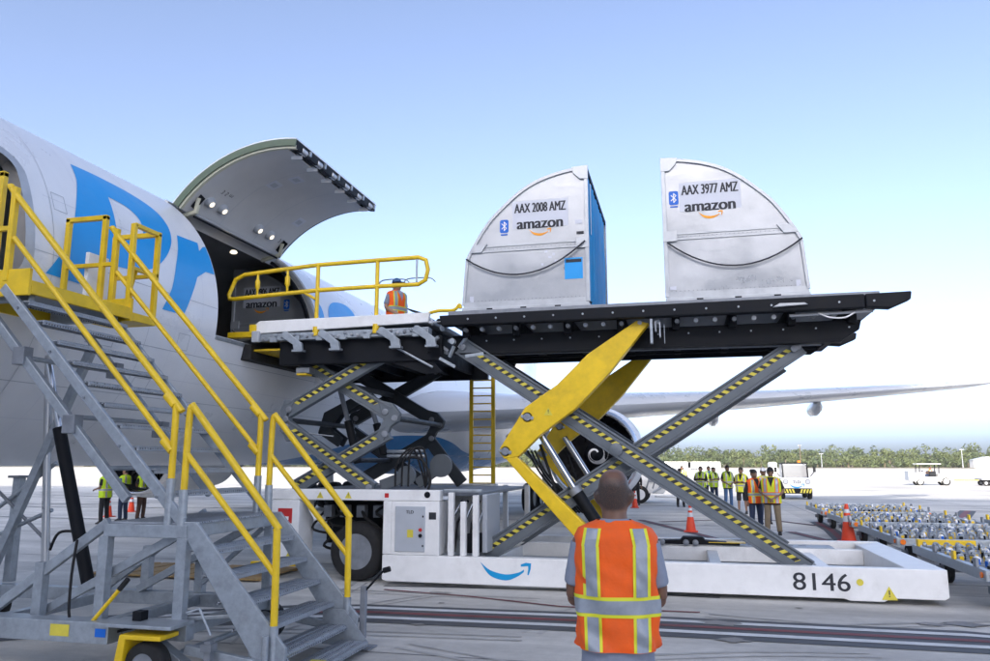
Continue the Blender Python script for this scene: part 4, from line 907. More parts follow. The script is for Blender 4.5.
# ------------------------------------------------------------------ air cargo containers
CW, CH, CD = 2.13, 2.385, 3.17
PROFILE = [(0, 1.0), (.18, .978), (.33, .945), (.45, .90), (.56, .838), (.68, .745), (.78, .655), (.86, .555), (.93, .45), (.972, .375)]
def container(name, label, reg, loc, curve, curtain=True, sticker=False, sag=.17, cut=None):
    """curve = -1: rounded side to the left, +1: to the right; near face at loc.y"""
    r = root(name, label, 'cargo container', loc, 'rounded aluminium air cargo containers')
    lx, ly, lz = loc; s0 = -curve
    X = lambda u: lx + s0 * (CW / 2 - u * CW); Z = lambda v: lz + v * CH
    P = cr(PROFILE, 5, False)
    pts = [(X(u), Z(v)) for u, v in P]; low = (X(1.0), Z(0.045)); mid = pts[-1]
    vs = .44
    u_at = lambda v: min((abs(b - v), a) for a, b in P)[1] if v > .375 else .972 + (1 - .972) * (.375 - v) / .33
    # shell: two pressed sheets on the near face, roof skin, back face
    up = [(X(u), Z(v)) for u, v in P if v > vs] + [(X(u_at(vs)), Z(vs)), (X(0), Z(vs))]
    lo = [(X(0), Z(vs)), (X(u_at(vs)), Z(vs))] + [(X(u), Z(v)) for u, v in P if v < vs] + [low, (X(0), Z(.045))]
    up_p = MB().prism(up, 'y', ly + .03, ly + .045).build('upper_panel', 'alu', r); lo_p = MB().prism(lo, 'y', ly + .033, ly + .048).build('lower_panel', 'alu', r)
    full = [(X(0), Z(.045)), (X(0), Z(1))] + pts[1:] + [low]
    MB().prism(full, 'y', ly + CD - .05, ly + CD - .03).build('far_panel', 'alu', r)
    n = len(pts) + 1; path = pts + [low]
    MB().add([(x, ly + .02, z) for x, z in path] + [(x, ly + CD - .02, z) for x, z in path], [(i, i + 1, n + i + 1, n + i) for i in range(n - 1)]).build('curved_roof', 'alu', r, smooth=True)
    # rim along the curve, near and far
    for y in (ly, ly + CD - .06):
        mb = MB(); rings = []
        for i, (x, z) in enumerate(path):
            a = Vector(path[max(0, i - 1)]); b = Vector(path[min(n - 1, i + 1)]); d = (b - a).normalized(); nn = Vector((-d.y, d.x))
            if nn.x * s0 > 0 and abs(nn.x) > .02: nn = -nn
            if abs(nn.x) <= .02 and nn.y < 0: nn = -nn
            o = Vector((x, z)) + nn * .014; q = Vector((x, z)) - nn * .034
            rings.append([(o.x, y, o.y), (o.x, y + .06, o.y), (q.x, y + .06, q.y), (q.x, y, q.y)])
        mb.loft(rings); mb.build('curved_rim', 'alu_rim', r, smooth=30)
        MB().box(min(X(-.008), X(.022)), max(X(-.008), X(.022)), y + .001, y + .07, Z(.03), Z(1.004)).build('corner_post', 'alu_rim', r, bevel=.006)
    # straight side
    if curtain:
        mb = MB(); nx, nz = 40, 8; xs = X(0) + s0 * -.012
        for j in range(nz + 1):
            for i in range(nx + 1):
                y = ly + .11 + (CD - .22) * i / nx; z = Z(.06) + (Z(.965) - Z(.06)) * j / nz
                mb.v.append((xs + s0 * (.012 * math.sin(i * 1.7) + .008 * math.sin(i * .6 + j)), y, z))
        for j in range(nz):
            for i in range(nx): mb.f.append((j * (nx + 1) + i, j * (nx + 1) + i + 1, (j + 1) * (nx + 1) + i + 1, (j + 1) * (nx + 1) + i)); mb.m.append(0)
        cu = mb.build('side_curtain', 'clothblue', r, smooth=70, normals=False)
        MB().box(min(X(-.006), X(.014)), max(X(-.006), X(.014)), ly + .07, ly + CD - .06, Z(.968), Z(1.0)).build('curtain_rail', 'black', r)
        for y in (ly + .4, ly + .75): MB().box(min(xs + s0 * .022, xs + s0 * .028), max(xs + s0 * .022, xs + s0 * .028), y, y + .05, Z(.1 if y > ly + .5 else .55), Z(.93)).build('curtain_strap', 'signwhite' if y < ly + .5 else 'clothblue', cu)
    # base
    MB().box(lx - CW / 2 - .01, lx + CW / 2 + .01, ly - .012, ly + CD + .012, lz, Z(.022)).build('base_pallet', 'alu_rim', r, bevel=.008)
    for k in range(3):
        x = X(.24 + k * .27); MB().box(x - .05, x + .05, ly - .016, ly - .012, lz + .008, lz + .03).build('pallet_notch', 'black', r)
    MB().box(lx - CW / 2 + .01, lx + CW / 2 - .005, ly + .012, ly + .028, Z(.022), Z(.062)).build('kick_rail', 'alu_rim', r)
    # middle rail: two thin bars between gussets
    for v in (.425, .462): MB().box(min(X(.02), X(u_at(v) - .01)), max(X(.02), X(u_at(v) - .01)), ly + .016, ly + .031, Z(v) - .012, Z(v) + .012).build('middle_rail', 'alu_rim', r)
    def plate(poly, name): MB().prism([(X(u), Z(v)) for u, v in poly], 'y', ly - .006, ly + .022).build(name, 'alu_rim', r, bevel=.004)
    plate([(-.01, 1.006), (.115, 1.0), (.105, .955), (.055, .91), (-.01, .905)], 'corner_gusset')
    plate([(-.01, .485), (.09, .485), (.09, .41), (-.01, .41)], 'mid_gusset'); plate([(u_at(.48) + .002, .48), (u_at(.48) - .10, .48), (u_at(.42) - .10, .42), (u_at(.42) + .002, .42)], 'mid_gusset')
    rn = random.Random(len(reg) + int(lx * 10))
    rv = MB()
    for k in range(26):                                  # rivets along the rim
        x, z = path[min(n - 1, int(k * n / 26))]; c = Vector((lx, Z(.3))); d = (c - Vector((x, z))).normalized(); q = Vector((x, z)) + d * .055
        MB().lathe([(.008, 0), (.008, .006)], (q.x, ly + .024, q.y), 'y', 6).build('rivet', 'steel', r)
    rv0 = None
    for k in range(30):                                  # rivet rows on the middle rail and kick rail
        for v in (.443, .07):
            u = .04 + .90 * k / 29; p = (X(u), ly + (.0275 if v > .2 else .0285), Z(v))
            if rv0 is None: rv0 = MB().lathe([(.007, -.003), (.007, .003)], p, 'y', 6).build('rivet', 'steel_d', r)
            else: instance(rv0, p, r, None, 'rivet')
    # hanging strap
    a, b = Vector((X(.972), ly - .02, Z(.375))), Vector((X(.02), ly - .02, Z(.455 if curve < 0 else .40)))
    pt = []
    for i in range(17):
        t = i / 16; p = a.lerp(b, t); p.z -= sag * CH * 4 * t * (1 - t); p.y += -.012 + .004 * math.sin(i * 2); pt.append(p)
    MB().tube(pt, .0135, 7).build('restraint_strap', 'ink', r, smooth=True)
    # print
    F = lambda du, dv: (lambda a, b: Vector((X(du) + a, ly + .0245, Z(dv) + b)))
    G = lambda du, dv: (lambda a, b: Vector((X(du) + a, ly + .0280, Z(dv) + b)))
    cu_ = .375 if curve < 0 else .345; tv = .725 if curve < 0 else .762
    pw, ph = .47 * CW / 2, .125 * CH
    if True: flat([[(-pw * .95, -.30), (pw * .95, -.30), (pw * .95, .185), (-pw * .95, .185)]], 'placard', 'sticker', r, G(cu_, tv - .02))
    text(reg, 'registration_number', 'ink', r, F(cu_, tv), .165, .0065, .87)
    text('amazon', 'wordmark', 'ink', r, F(cu_ , tv - .115), .19, .011, .77)
    smile(X(cu_ + .00 * s0), Z(tv - .175), .38, 'smile_mark', 'orange_ink', r, lambda a, b: Vector((a, ly + .0245, b)))
    bu = (cu_ + .29) if curve < 0 else (cu_ - .265)
    if cut == 'inside': bu = cu_ + .0 - curve * .0 + .30 * (-1 if curve < 0 else 1)
    bt = tv - .12 if curve < 0 else tv - .045
    if cut == 'inside': bt = tv - .13
    w, h = .075, .115
    rr = [(math.copysign(w - .03, c) + .03 * math.cos(t), math.copysign(h - .03, d) + .03 * math.sin(t)) for c, d, t0 in ((1, 1, 0), (-1, 1, 1), (-1, -1, 2), (1, -1, 3)) for t in [math.pi / 2 * (t0 + k / 4) for k in range(5)]]
    bd = flat([rr], 'badge', 'btblue', r, F(bu, bt))
    rune = [Vector(p) for p in ((-.04, .045), (.038, -.035), (0, -.075), (0, .075), (.038, .035), (-.04, -.045))]
    mb = MB(); Y = ly + .0225
    for p, q in zip(rune, rune[1:]):
        d = (q - p).normalized(); nn = Vector((-d.y, d.x)) * .007; p2, q2 = p - d * .004, q + d * .004
        Y -= .0004
        mb.add([(X(bu) + v.x, Y, Z(bt) + v.y) for v in (p2 + nn, q2 + nn, q2 - nn, p2 - nn)], [(0, 1, 2, 3)])
    mb.build('rune_mark', 'signwhite', bd, normals=False)
    flat([[(-.06, -.012), (.06, -.012), (.06, .012), (-.06, .012)]], 'badge_caption', 'btblue', r, F(bu, bt - .062))
    if curve > 0: flat([[(-.05, -.03), (.05, -.03), (.05, .03), (-.05, .03)]], 'small_plate', 'sticker', r, F(.05, .09))
    if sticker:
        flat([[(-.15, -.18), (.15, -.18), (.15, .18), (-.15, .18)]], 'blue_sticker', 'primeblue', r, lambda a, b: Vector((X(.115) + a, ly + .030, Z(.27) + b)))
        flat([[(-.13, .10), (.13, .10), (.13, .155), (-.13, .155)]], 'sticker_header', 'ink', r, lambda a, b: Vector((X(.115) + a, ly + .0285, Z(.27) + b)))
        flat([[(-.06, -.025), (.06, -.025), (.06, .025), (-.06, .025)]], 'data_plate', 'ink', r, F(.06, .52)); flat([[(-.06, -.04), (.06, -.04), (.06, .04), (-.06, .04)]], 'data_plate', 'sticker', r, F(.07, .60))
        for u, v, w_ in ((.30, .36, .03), (.27, .38, .02), (.33, .40, .025), (.25, .33, .03), (.36, .31, .02)): flat([[(-w_, -.02), (w_, -.02), (w_, .02), (-w_, .02)]], 'faded_mark', 'sticker', r, lambda a, b: Vector((X(u) + a, ly + .0315, Z(v) + b)))
    flat([[(-.035, -.05), (.035, -.05), (.035, .05), (-.035, .05)]], 'small_plate', 'sticker', r, lambda a, b: Vector((X(.93) + a, ly + .030, Z(.085) + b)))
    return r
DZ = 4.42
container('cargo_container', 'silver rounded container marked AAX 2008 AMZ with a blue side curtain, on the loader', 'AAX 2008 AMZ', (-2.48, 12.25, DZ), -1, True, True)
container('cargo_container', 'silver rounded container marked AAX 3977 AMZ nearest the open end of the loader', 'AAX 3977 AMZ', (.88, 12.25, DZ), 1)
container('cargo_container', 'shadowed rounded container marked AAX 2906 AMZ inside the airplane doorway', 'AAX 2906 AMZ', (-9.02, 15.6, 3.97), 1, True, False, cut='inside')
# ------------------------------------------------------------------ mobile crew stairs
SN, SF = 6.3, 7.8
st = root('boarding_stairs', 'mobile galvanized steel stairs with yellow handrails docked at the crew door', 'boarding stairs', (-5.2, 7.05, 0))
S = lambda name, m, x0, x1, y0, y1, z0, z1, p=st, bv=.006: MB().box(x0, x1, y0, y1, z0, z1).build(name, m, p, bevel=bv)
def bar(name, m, p, q, w, h, parent=st, up=(0, 0, 1), bv=.006): return MB().beam(p, q, w, h, up).build(name, m, parent, bevel=bv)
def rod(name, m, pts, r, parent=st, n=10): return MB().tube(pts, r, n).build(name, m, parent, smooth=True)
def tread(xf, z, y0, y1, depth=.27):
    """one tread with down-turned lips and a serrated nosing; xf = nosing (towards +x)"""
    t = MB(); t.box(xf - depth, xf, y0, y1, z - .012, z); t.box(xf - .012, xf + .004, y0, y1, z - .042, z - .012); t.box(xf - depth, xf - depth + .01, y0, y1, z - .03, z - .012)
    o = t.build('tread', 'tread', st)
    for k in range(4): MB().box(xf - .03 - k * .06, xf - .012 - k * .06, y0 + .03, y1 - .03, z, z + .006).build('tread_rib', 'tread', o)
    return o
def tread_mat():
    m = mat('perforated_tread', (0.34, 0.37, 0.41), 0.5, 0.45, var=.2, scale=8, dirt=.25); t = m.node_tree; b = t.nodes['Principled BSDF']
    g = t.nodes.new('ShaderNodeNewGeometry'); v = t.nodes.new('ShaderNodeTexVoronoi'); v.inputs['Scale'].default_value = 28; v.inputs['Randomness'].default_value = .15
    t.links.new(g.outputs['Position'], v.inputs['Vector']); bp = t.nodes.new('ShaderNodeBump'); bp.inputs['Strength'].default_value = .8; bp.inputs['Distance'].default_value = .012
    t.links.new(v.outputs['Distance'], bp.inputs['Height']); t.links.new(bp.outputs[0], b.inputs['Normal'])
    src = b.inputs['Base Color'].links[0].from_socket; mr = t.nodes.new('ShaderNodeMapRange'); mr.inputs[1].default_value = .20; mr.inputs[2].default_value = .26; t.links.new(v.outputs['Distance'], mr.inputs[0])
    mx = t.nodes.new('ShaderNodeMix'); mx.data_type = 'RGBA'; mx.inputs[6].default_value = (0.03, 0.03, 0.035, 1); t.links.new(mr.outputs[0], mx.inputs[0]); t.links.new(src, mx.inputs[7]); t.links.new(mx.outputs[2], b.inputs['Base Color']); return m
M['tread'] = tread_mat()
# upper flight
x0, z0, x1, z1 = -4.50, 1.42, -6.72, 3.74
for y in (SN, SF):
    sgl = bar('stringer', 'steel', (x0 + .05, y, z0 - .05), (x1, y, z1 - .06), .045, .10)
    dx, dz = (x1 - x0), (z1 - z0)
    for t in (.1, .3, .5, .7, .9): MB().lathe([(.014, -.036), (.014, .036)], (x0 + dx * t, y, z0 + dz * t - .06), 'y', 8).build('bolt', 'steel_d', sgl)
NT = 11
for i in range(1, NT): tread(x0 + (x1 - x0) * i / NT + .10, z0 + (z1 - z0) * i / NT, SN + .03, SF - .03, .20)
# sliding lower rails of the telescopic flight
for y in (SN + .09, SF - .09):
    r_ = bar('slide_rail', 'steel', (-6.95, y, 3.44), (-5.12, y, 1.56), .06, .09)
    for t in (.25, .62): S('slide_clamp', 'steel_d', -6.95 + 1.83 * t - .07, -6.95 + 1.83 * t + .07, y - .06, y + .06, 3.44 - 1.88 * t - .09, 3.44 - 1.88 * t + .09, r_)
for z, x in ((2.95, -6.45), (2.35, -5.87), (1.85, -5.38)): rod('slide_tie', 'steel', [(x, SN + .1, z), (x, SF - .1, z)], .025)
# landing
S('landing_plate', 'tread', -5.22, -4.36, SN, SF, 1.345, 1.365)
S('landing_beam', 'steel', -5.25, -4.38, SN - .04, SN + .04, 1.23, 1.345); S('landing_beam', 'steel', -5.25, -4.38, SF - .04, SF + .04, 1.23, 1.345)
S('landing_beam', 'steel', -5.27, -5.19, SN + .04, SF - .04, 1.23, 1.345); S('landing_beam', 'steel', -4.46, -4.38, SN + .04, SF - .04, 1.23, 1.345)
# lower flight
lx0, lz0, lx1, lz1 = -4.40, 1.355, -3.52, .16
for y in (SN, SF):
    MB().prism([(lx0 - .10, lz0 + .02), (lx0 + .10, lz0 + .02), (lx1 + .16, .34), (lx1 + .14, .16), (lx1 - .06, .12)], 'y', y - .02, y + .02).build('stringer', 'steel', st, bevel=.006)
    s_ = 1 if y == SN else -1
    MB().prism([(lx1 - .22, .40), (lx1 + .02, .40), (lx1 + .28, .10), (lx1 + .28, .05), (lx1 - .22, .05)], 'y', y + .03 * s_, y + .045 * s_).build('foot_gusset', 'steel', st)
for i in range(1, 6):
    tread(lx0 + (lx1 - lx0) * i / 5.4 + .12, lz0 + (lz1 - lz0) * i / 5.4, SN + .025, SF - .025, .28)
tread(lx1 + .30, .105, SN + .06, SF - .06, .30)
rod('foot_jack', 'steel', [(lx1 + .18, SF + .08, .02), (lx1 + .18, SF + .08, .45)], .03); S('jack_pad', 'steel_d', lx1 + .06, lx1 + .30, SF - .04, SF + .2, .006, .02)
rod('foot_jack', 'steel', [(lx1 + .0, SN - .08, .02), (lx1 + .0, SN - .08, .45)], .03)
jp = S('jack_post', 'steel_d', lx1 + .15, lx1 + .21, SF + .05, SF + .11, .10, .62); rod('jack_handle', 'black', [(lx1 + .2, SF + .08, .58), (lx1 + .38, SF + .12, .78)], .012, jp); rod('handle_knob', 'black', [(lx1 + .38, SF + .12, .78), (lx1 + .45, SF + .12, .80)], .03, jp)
flat([[(lx1 + .10, SN + .2), (lx1 + .25, SN + .2), (lx1 + .25, SN + .6), (lx1 + .10, SN + .6)]], 'yellow_decal', 'haz_y', st, lambda a, b: Vector((a, b, .113)))
# handrails: square-bent yellow tube
for y in (SN, SF):
    e = -1 if y == SN else 1; R = .033
    for x, z in ((-4.44, 2.39), (-3.50, 1.36)): pass
    lr = rod('handrail', 'yellow', cr([(-4.46, y, 1.62), (-4.45, y, 2.34), (-4.41, y, 2.395), (-4.36, y, 2.35), (-3.56, y, 1.42), (-3.51, y, 1.33), (-3.50, y, 1.22), (-3.49, y, .50)], 5, False), R)
    rod('mid_rail', 'yellow', [(-4.45, y, 1.98), (-3.50, y, .94)], R * .85, lr)
    for x, z in ((-4.46, 1.30), (-3.49, .16)): rod('post_stub', 'steel', [(x, y, z), (x, y, z + .36)], R + .008, lr)
    ur = rod('handrail', 'yellow', cr([(-4.60, y, 1.72), (-4.60, y, 2.36), (-4.62, y, 2.45), (-4.70, y, 2.55), (-6.60, y, 4.57), (-6.74, y, 4.74)], 5, False), R)
    rod('mid_rail', 'yellow', [(-4.60, y, 2.02), (-4.68, y, 2.10), (-6.66, y, 4.20)], R * .85, ur)
    rod('post_stub', 'steel', [(-4.60, y, 1.34), (-4.60, y, 1.76)], R + .008, ur)
    for a in ((-4.66, 2.48), (-4.66, 2.06)): rod('rail_sleeve', 'yellow', [(a[0] + .05, y, a[1] - .05), (a[0] - .05, y, a[1] + .05)], R + .010, ur)
# top platform
pl = S('top_platform', 'tread', -7.50, -6.45, SN, SF, 3.70, 3.73)
for y in (SN, SF): S('toe_board', 'yellow', -7.46, -6.40, y - .02, y + .02, 3.58, 3.86)
S('toe_board', 'yellow', -7.50, -7.46, SN, SF, 3.58, 3.72); S('platform_edge', 'yellow', -6.45, -6.40, SN + .02, SF - .02, 3.60, 3.74)
S('platform_beam', 'steel', -7.4, -6.5, SN + .1, SN + .18, 3.55, 3.70); S('platform_beam', 'steel', -7.4, -6.5, SF - .18, SF - .1, 3.55, 3.70)
for y in (SN, SF):
    for x, z in ((-6.88, 4.93), (-7.42, 4.93), (-6.70, 4.75)): S('rail_post', 'yellow', x - .03, x + .03, y - .03, y + .03, 3.74, z)
    S('top_rail', 'yellow', -7.45, -6.85, y - .03, y + .03, 4.88, 4.94); S('middle_rail', 'yellow', -7.45, -6.70, y - .025, y + .025, 4.28, 4.33)
# projecting side cage on the far side
for x, y in ((-6.46, SF), (-6.46, SF + .45), (-7.1, SF + .45)): S('cage_post', 'yellow', x - .03, x + .03, y - .03 + .001, y + .03, 3.72, 4.80)
S('cage_rail', 'yellow', -7.1, -6.43, SF + .42, SF + .48, 4.76, 4.82); S('cage_rail', 'yellow', -6.49, -6.43, SF, SF + .42, 4.762, 4.815); S('cage_rail', 'yellow', -7.1, -6.43, SF + .425, SF + .475, 4.22, 4.27); S('cage_rail', 'yellow', -6.485, -6.435, SF + .03, SF + .42, 4.222, 4.268)
S('cage_floor', 'yellow', -7.1, -6.43, SF + .021, SF + .48, 3.60, 3.70); S('white_panel', 'signwhite', -7.18, -7.13, SF + .05, SF + .4, 3.8, 4.5)
rod('cage_diagonal', 'yellow', [(-6.46, SF + .1, 4.24), (-6.9, SF + .44, 3.74)], .02)
# undercarriage
for y in (SN, SF):
    for x, zt in ((-5.24, 1.23), (-4.42, 1.23), (-5.92, .98)): S('base_post', 'steel', x - .05, x + .05, y - .045, y + .045, .50, zt)
    S('base_beam', 'steel', -8.2, -4.3, y - .06, y + .06, .36, .50)
    bar('base_brace', 'steel', (-6.45, y, .52), (-5.22, y, 1.36), .06, .09); bar('base_brace', 'steel', (-5.95, y + (.1 if y == SN else -.1), .52), (-4.45, y + (.1 if y == SN else -.1), 1.30), .05, .08)
    bar('rear_brace', 'steel', (-8.1, y, .52), (-6.9, y, 3.3), .08, .10)
for x in (-8.1, -6.4, -5.24, -4.42): S('base_cross', 'steel', x - .05, x + .05, SN + .06, SF - .06, .38, .48)
bar('cross_brace', 'steel', (-5.2, SF - .02, .6), (-4.5, SF - .02, 1.2), .04, .05)
# lift rams
for y in (SF - .25,):
    c = rod('lift_ram', 'black', [(-6.45, y, .52), (-7.05, y, 2.3)], .07, st, 14); rod('ram_rod', 'chrome', [(-7.03, y, 2.25), (-7.3, y, 3.1)], .04, c)
# rear tube support with cross stays
for y in (SF + .02,):
    rod('support_pole', 'alu', [(-7.30, y, .55), (-7.55, y, 3.2)], .045)
for p, q in (((-7.32, SF + .05, 1.35), (-8.3, SF + .05, .95)), ((-7.35, SF + .08, 1.9), (-8.3, SF + .08, 1.25))): rod('stay', 'steel', [p, q], .025)
rod('stay', 'steel_d', [(-8.2, SF + .05, 1.62), (-7.3, SF + .05, .95)], .02)
S('rear_post', 'steel', -7.98, -7.88, SF + .1, SF + .2, .5, 1.72); S('post_cap', 'steel_d', -8.02, -7.84, SF + .06, SF + .24, 1.72, 1.75)
rod('brake_hose', 'rubber', cr([(-7.25, SF, .9), (-7.1, SF - .05, 1.1), (-6.8, SF - .1, 1.12), (-6.5, SF - .15, 1.08)], 5, False), .016)
rod('brake_hose', 'rubber', cr([(-5.5, SN - .07, 1.2), (-5.52, SN - .08, .8), (-5.45, SN - .1, .45), (-5.1, SN - .12, .40), (-4.8, SN - .1, .46), (-4.65, SN - .1, .42)], 5, False), .013)
# wheels, tow gear
wheel_parts(st, (-8.3, SF + .35, .2), .2, .14, 'y', 'steel_d'); wheel_parts(st, (-8.3, SN - .2, .2), .2, .14, 'y', 'steel_d')
for y in (SN - .25, SF + .22): wheel_parts(st, (-4.52, y, .20), .20, .15, 'y', 'steel_d')
MB().prism([(-4.78, .22), (-4.74, .46), (-4.34, .46), (-4.34, .42), (-4.68, .42), (-4.70, .22)], 'y', SN - .36, SN - .10).build('wheel_guard', 'yellow', st, bevel=.01)
S('tow_table', 'steel', -4.95, -4.25, SN - .35, SN - .02, .51, .54); S('tow_block', 'black', -4.75, -4.66, SN - .2, SN - .1, .54, .62)
S('box_beam', 'steel', -6.2, -4.95, SN - .24, SN - .07, .34, .52); flat([[(-5.55, .39), (-5.35, .39), (-5.35, .49), (-5.55, .49)]], 'yellow_decal', 'haz_y', st, FN(SN - .244)); flat([[(-5.08, .40), (-4.97, .40), (-4.97, .47), (-5.08, .47)]], 'blue_decal', 'btblue', st, FN(SN - .244))
bar('tow_rod', 'steel', (-4.95, SN - .1, .50), (-4.1, SN + .3, .52), .035, .035)
h = rod('jack_lever', 'yellow', [(-5.20, SN - .15, .50), (-4.93, SN - .15, .80)], .018); rod('lever_grip', 'rubber', [(-4.94, SN - .15, .79), (-4.86, SN - .15, .88)], .024, h)
pb = rod('pump_handle', 'steel', [(-4.25, SN - .15, .62), (-4.12, SN - .15, .66), (-4.0, SN - .15, .45)], .012); S('pump_body', 'steel_d', -4.04, -3.98, SN - .18, SN - .12, .2, .40); S('pump_label', 'steel_d', -4.06, -3.96, SN - .2, SN - .10, .32, .38, st, 0)
bar('foot_link', 'steel', (-4.3, SN - .05, .30), (-3.4, SN - .05, .18), .06, .08); bar('foot_link', 'steel', (-4.3, SF + .05, .30), (-3.4, SF + .05, .18), .06, .08)
rod('foot_axle', 'steel', [(-4.52, SN - .3, .2), (-4.52, SF + .3, .2)], .03)
bar('foot_frame', 'steel', (-4.6, SN - .05, .36), (-4.2, SN - .02, .10), .12, .05)
# ------------------------------------------------------------------ people
M['skin_a'] = mat('brown_skin', (0.15, 0.075, 0.045), 0.5, var=.12, scale=25, bump=.05, bscale=150)
M['skin_b'] = mat('deep_brown_skin', (0.19, 0.105, 0.066), 0.5, var=.12, scale=25)
M['skin_c'] = mat('light_skin', (0.36, 0.20, 0.13), 0.5, var=.1, scale=25)
M['hairk'] = mat('black_hair', (0.012, 0.010, 0.009), 0.7, var=.3, scale=60, bump=.4, bscale=200)
M['stubble'] = mat('grey_stubble', (0.055, 0.042, 0.036), 0.75, var=.3, scale=90, bump=.3, bscale=300)
def vestmat(n, c): return mat(n, c, 0.75, var=.10, scale=9, bump=.6, bscale=8)
M['v_orange'] = vestmat('orange_mesh_vest', (0.88, 0.115, 0.006)); M['v_lime'] = vestmat('lime_vest', (0.42, 0.62, 0.015)); M['v_yellow'] = vestmat('yellow_vest', (0.58, 0.62, 0.02))
M['tapey'] = mat('lime_trim', (0.74, 0.73, 0.03), .6, var=.06); M['tapes'] = mat('silver_trim', (0.30, 0.33, 0.37), .4, .2, var=.12, scale=30)
M['tee_grey'] = mat('grey_blue_cotton', (0.23, 0.26, 0.33), .85, var=.12, scale=12, bump=.25, bscale=18)
M['c_black'] = mat('black_cloth', (0.012, 0.012, 0.014), .85, var=.3, scale=12, bump=.3, bscale=20); M['c_navy'] = mat('navy_denim', (0.022, 0.035, 0.075), .85, var=.25, scale=12, bump=.3, bscale=25)
M['c_khaki'] = mat('khaki_cloth', (0.20, 0.155, 0.10), .85, var=.15, scale=12, bump=.3, bscale=20); M['c_grey'] = mat('pale_grey_cloth', (0.30, 0.30, 0.30), .85, var=.15, scale=12, bump=.3, bscale=20)
M['c_white'] = mat('white_cloth', (0.6, 0.6, 0.62), .85, var=.1, scale=12); M['c_blue'] = mat('blue_cloth', (0.05, 0.11, 0.24), .85, var=.2, scale=12, bump=.3, bscale=20); M['c_brown'] = mat('brown_cloth', (0.10, 0.055, 0.04), .85, var=.2)
M['shoe'] = mat('dark_shoe', (0.015, 0.014, 0.013), .6, var=.2)
def sell(t, rx, ry, e=2.3):
    c, s = math.cos(t), math.sin(t); return rx * math.copysign(abs(c) ** (2 / e), c), ry * math.copysign(abs(s) ** (2 / e), s)
def sect(mb, secs, n=20, e=2.3):
    mb.loft([[(cx + sell(2 * math.pi * k / n, rx, ry, e)[0], cy + sell(2 * math.pi * k / n, rx, ry, e)[1], z) for k in range(n)] for z, cx, cy, rx, ry in secs]); return mb
def limb(mb, pts, rs, n=12):
    P = cr([Vector(p) for p in pts], 4, False); R = []
    for i in range(len(pts) - 1):
        for j in range(4): R.append(rs[i] + (rs[i + 1] - rs[i]) * j / 4)
    R.append(rs[-1]); mb.tube([Vector(p) for p in P], R, n); return mb
def fuse(mb, voxel, smooth=3):
    me = bpy.data.meshes.new('tmp'); me.from_pydata([Vector(v) for v in mb.v], [], mb.f)
    bm = bmesh.new(); bm.from_mesh(me); bmesh.ops.recalc_face_normals(bm, faces=bm.faces); bm.to_mesh(me); bm.free()
    o = bpy.data.objects.new('tmp', me); COL.objects.link(o)
    r = o.modifiers.new('r', 'REMESH'); r.mode = 'VOXEL'; r.voxel_size = voxel
    s = o.modifiers.new('s', 'SMOOTH'); s.factor = .5; s.iterations = smooth
    dg = bpy.context.evaluated_depsgraph_get(); ev = o.evaluated_get(dg); m2 = bpy.data.meshes.new_from_object(ev)
    out = MB(); out.v = [tuple(v.co) for v in m2.vertices]; out.f = [tuple(p.vertices) for p in m2.polygons]; out.m = [0] * len(out.f)
    bpy.data.objects.remove(o); bpy.data.meshes.remove(me); bpy.data.meshes.remove(m2); return out
ARMS = {   # elbow and wrist of one arm, mirrored for the other: (x, y, z), body faces +y
    'front': ((.238, .02, 1.13), (.13, .27, 1.08)), 'clasp': ((.27, -.01, 1.12), (.05, .21, .95)), 'cross': ((.26, .06, 1.14), (-.04, .21, 1.20)),
    'side': ((.27, -.02, 1.13), (.27, .05, .88)), 'hips': ((.38, -.05, 1.16), (.22, .10, 1.02)), 'wheel': ((.25, .12, 1.15), (.17, .42, 1.18)),
}
VEST = [(.0, .0, .222, .150), (.25, .0, .220, .146), (.5, .005, .226, .150), (.72, .005, .232, .150), (.86, .0, .228, .135), (.93, -.005, .200, .112), (.97, -.008, .145, .090), (1.0, -.01, .085, .075)]
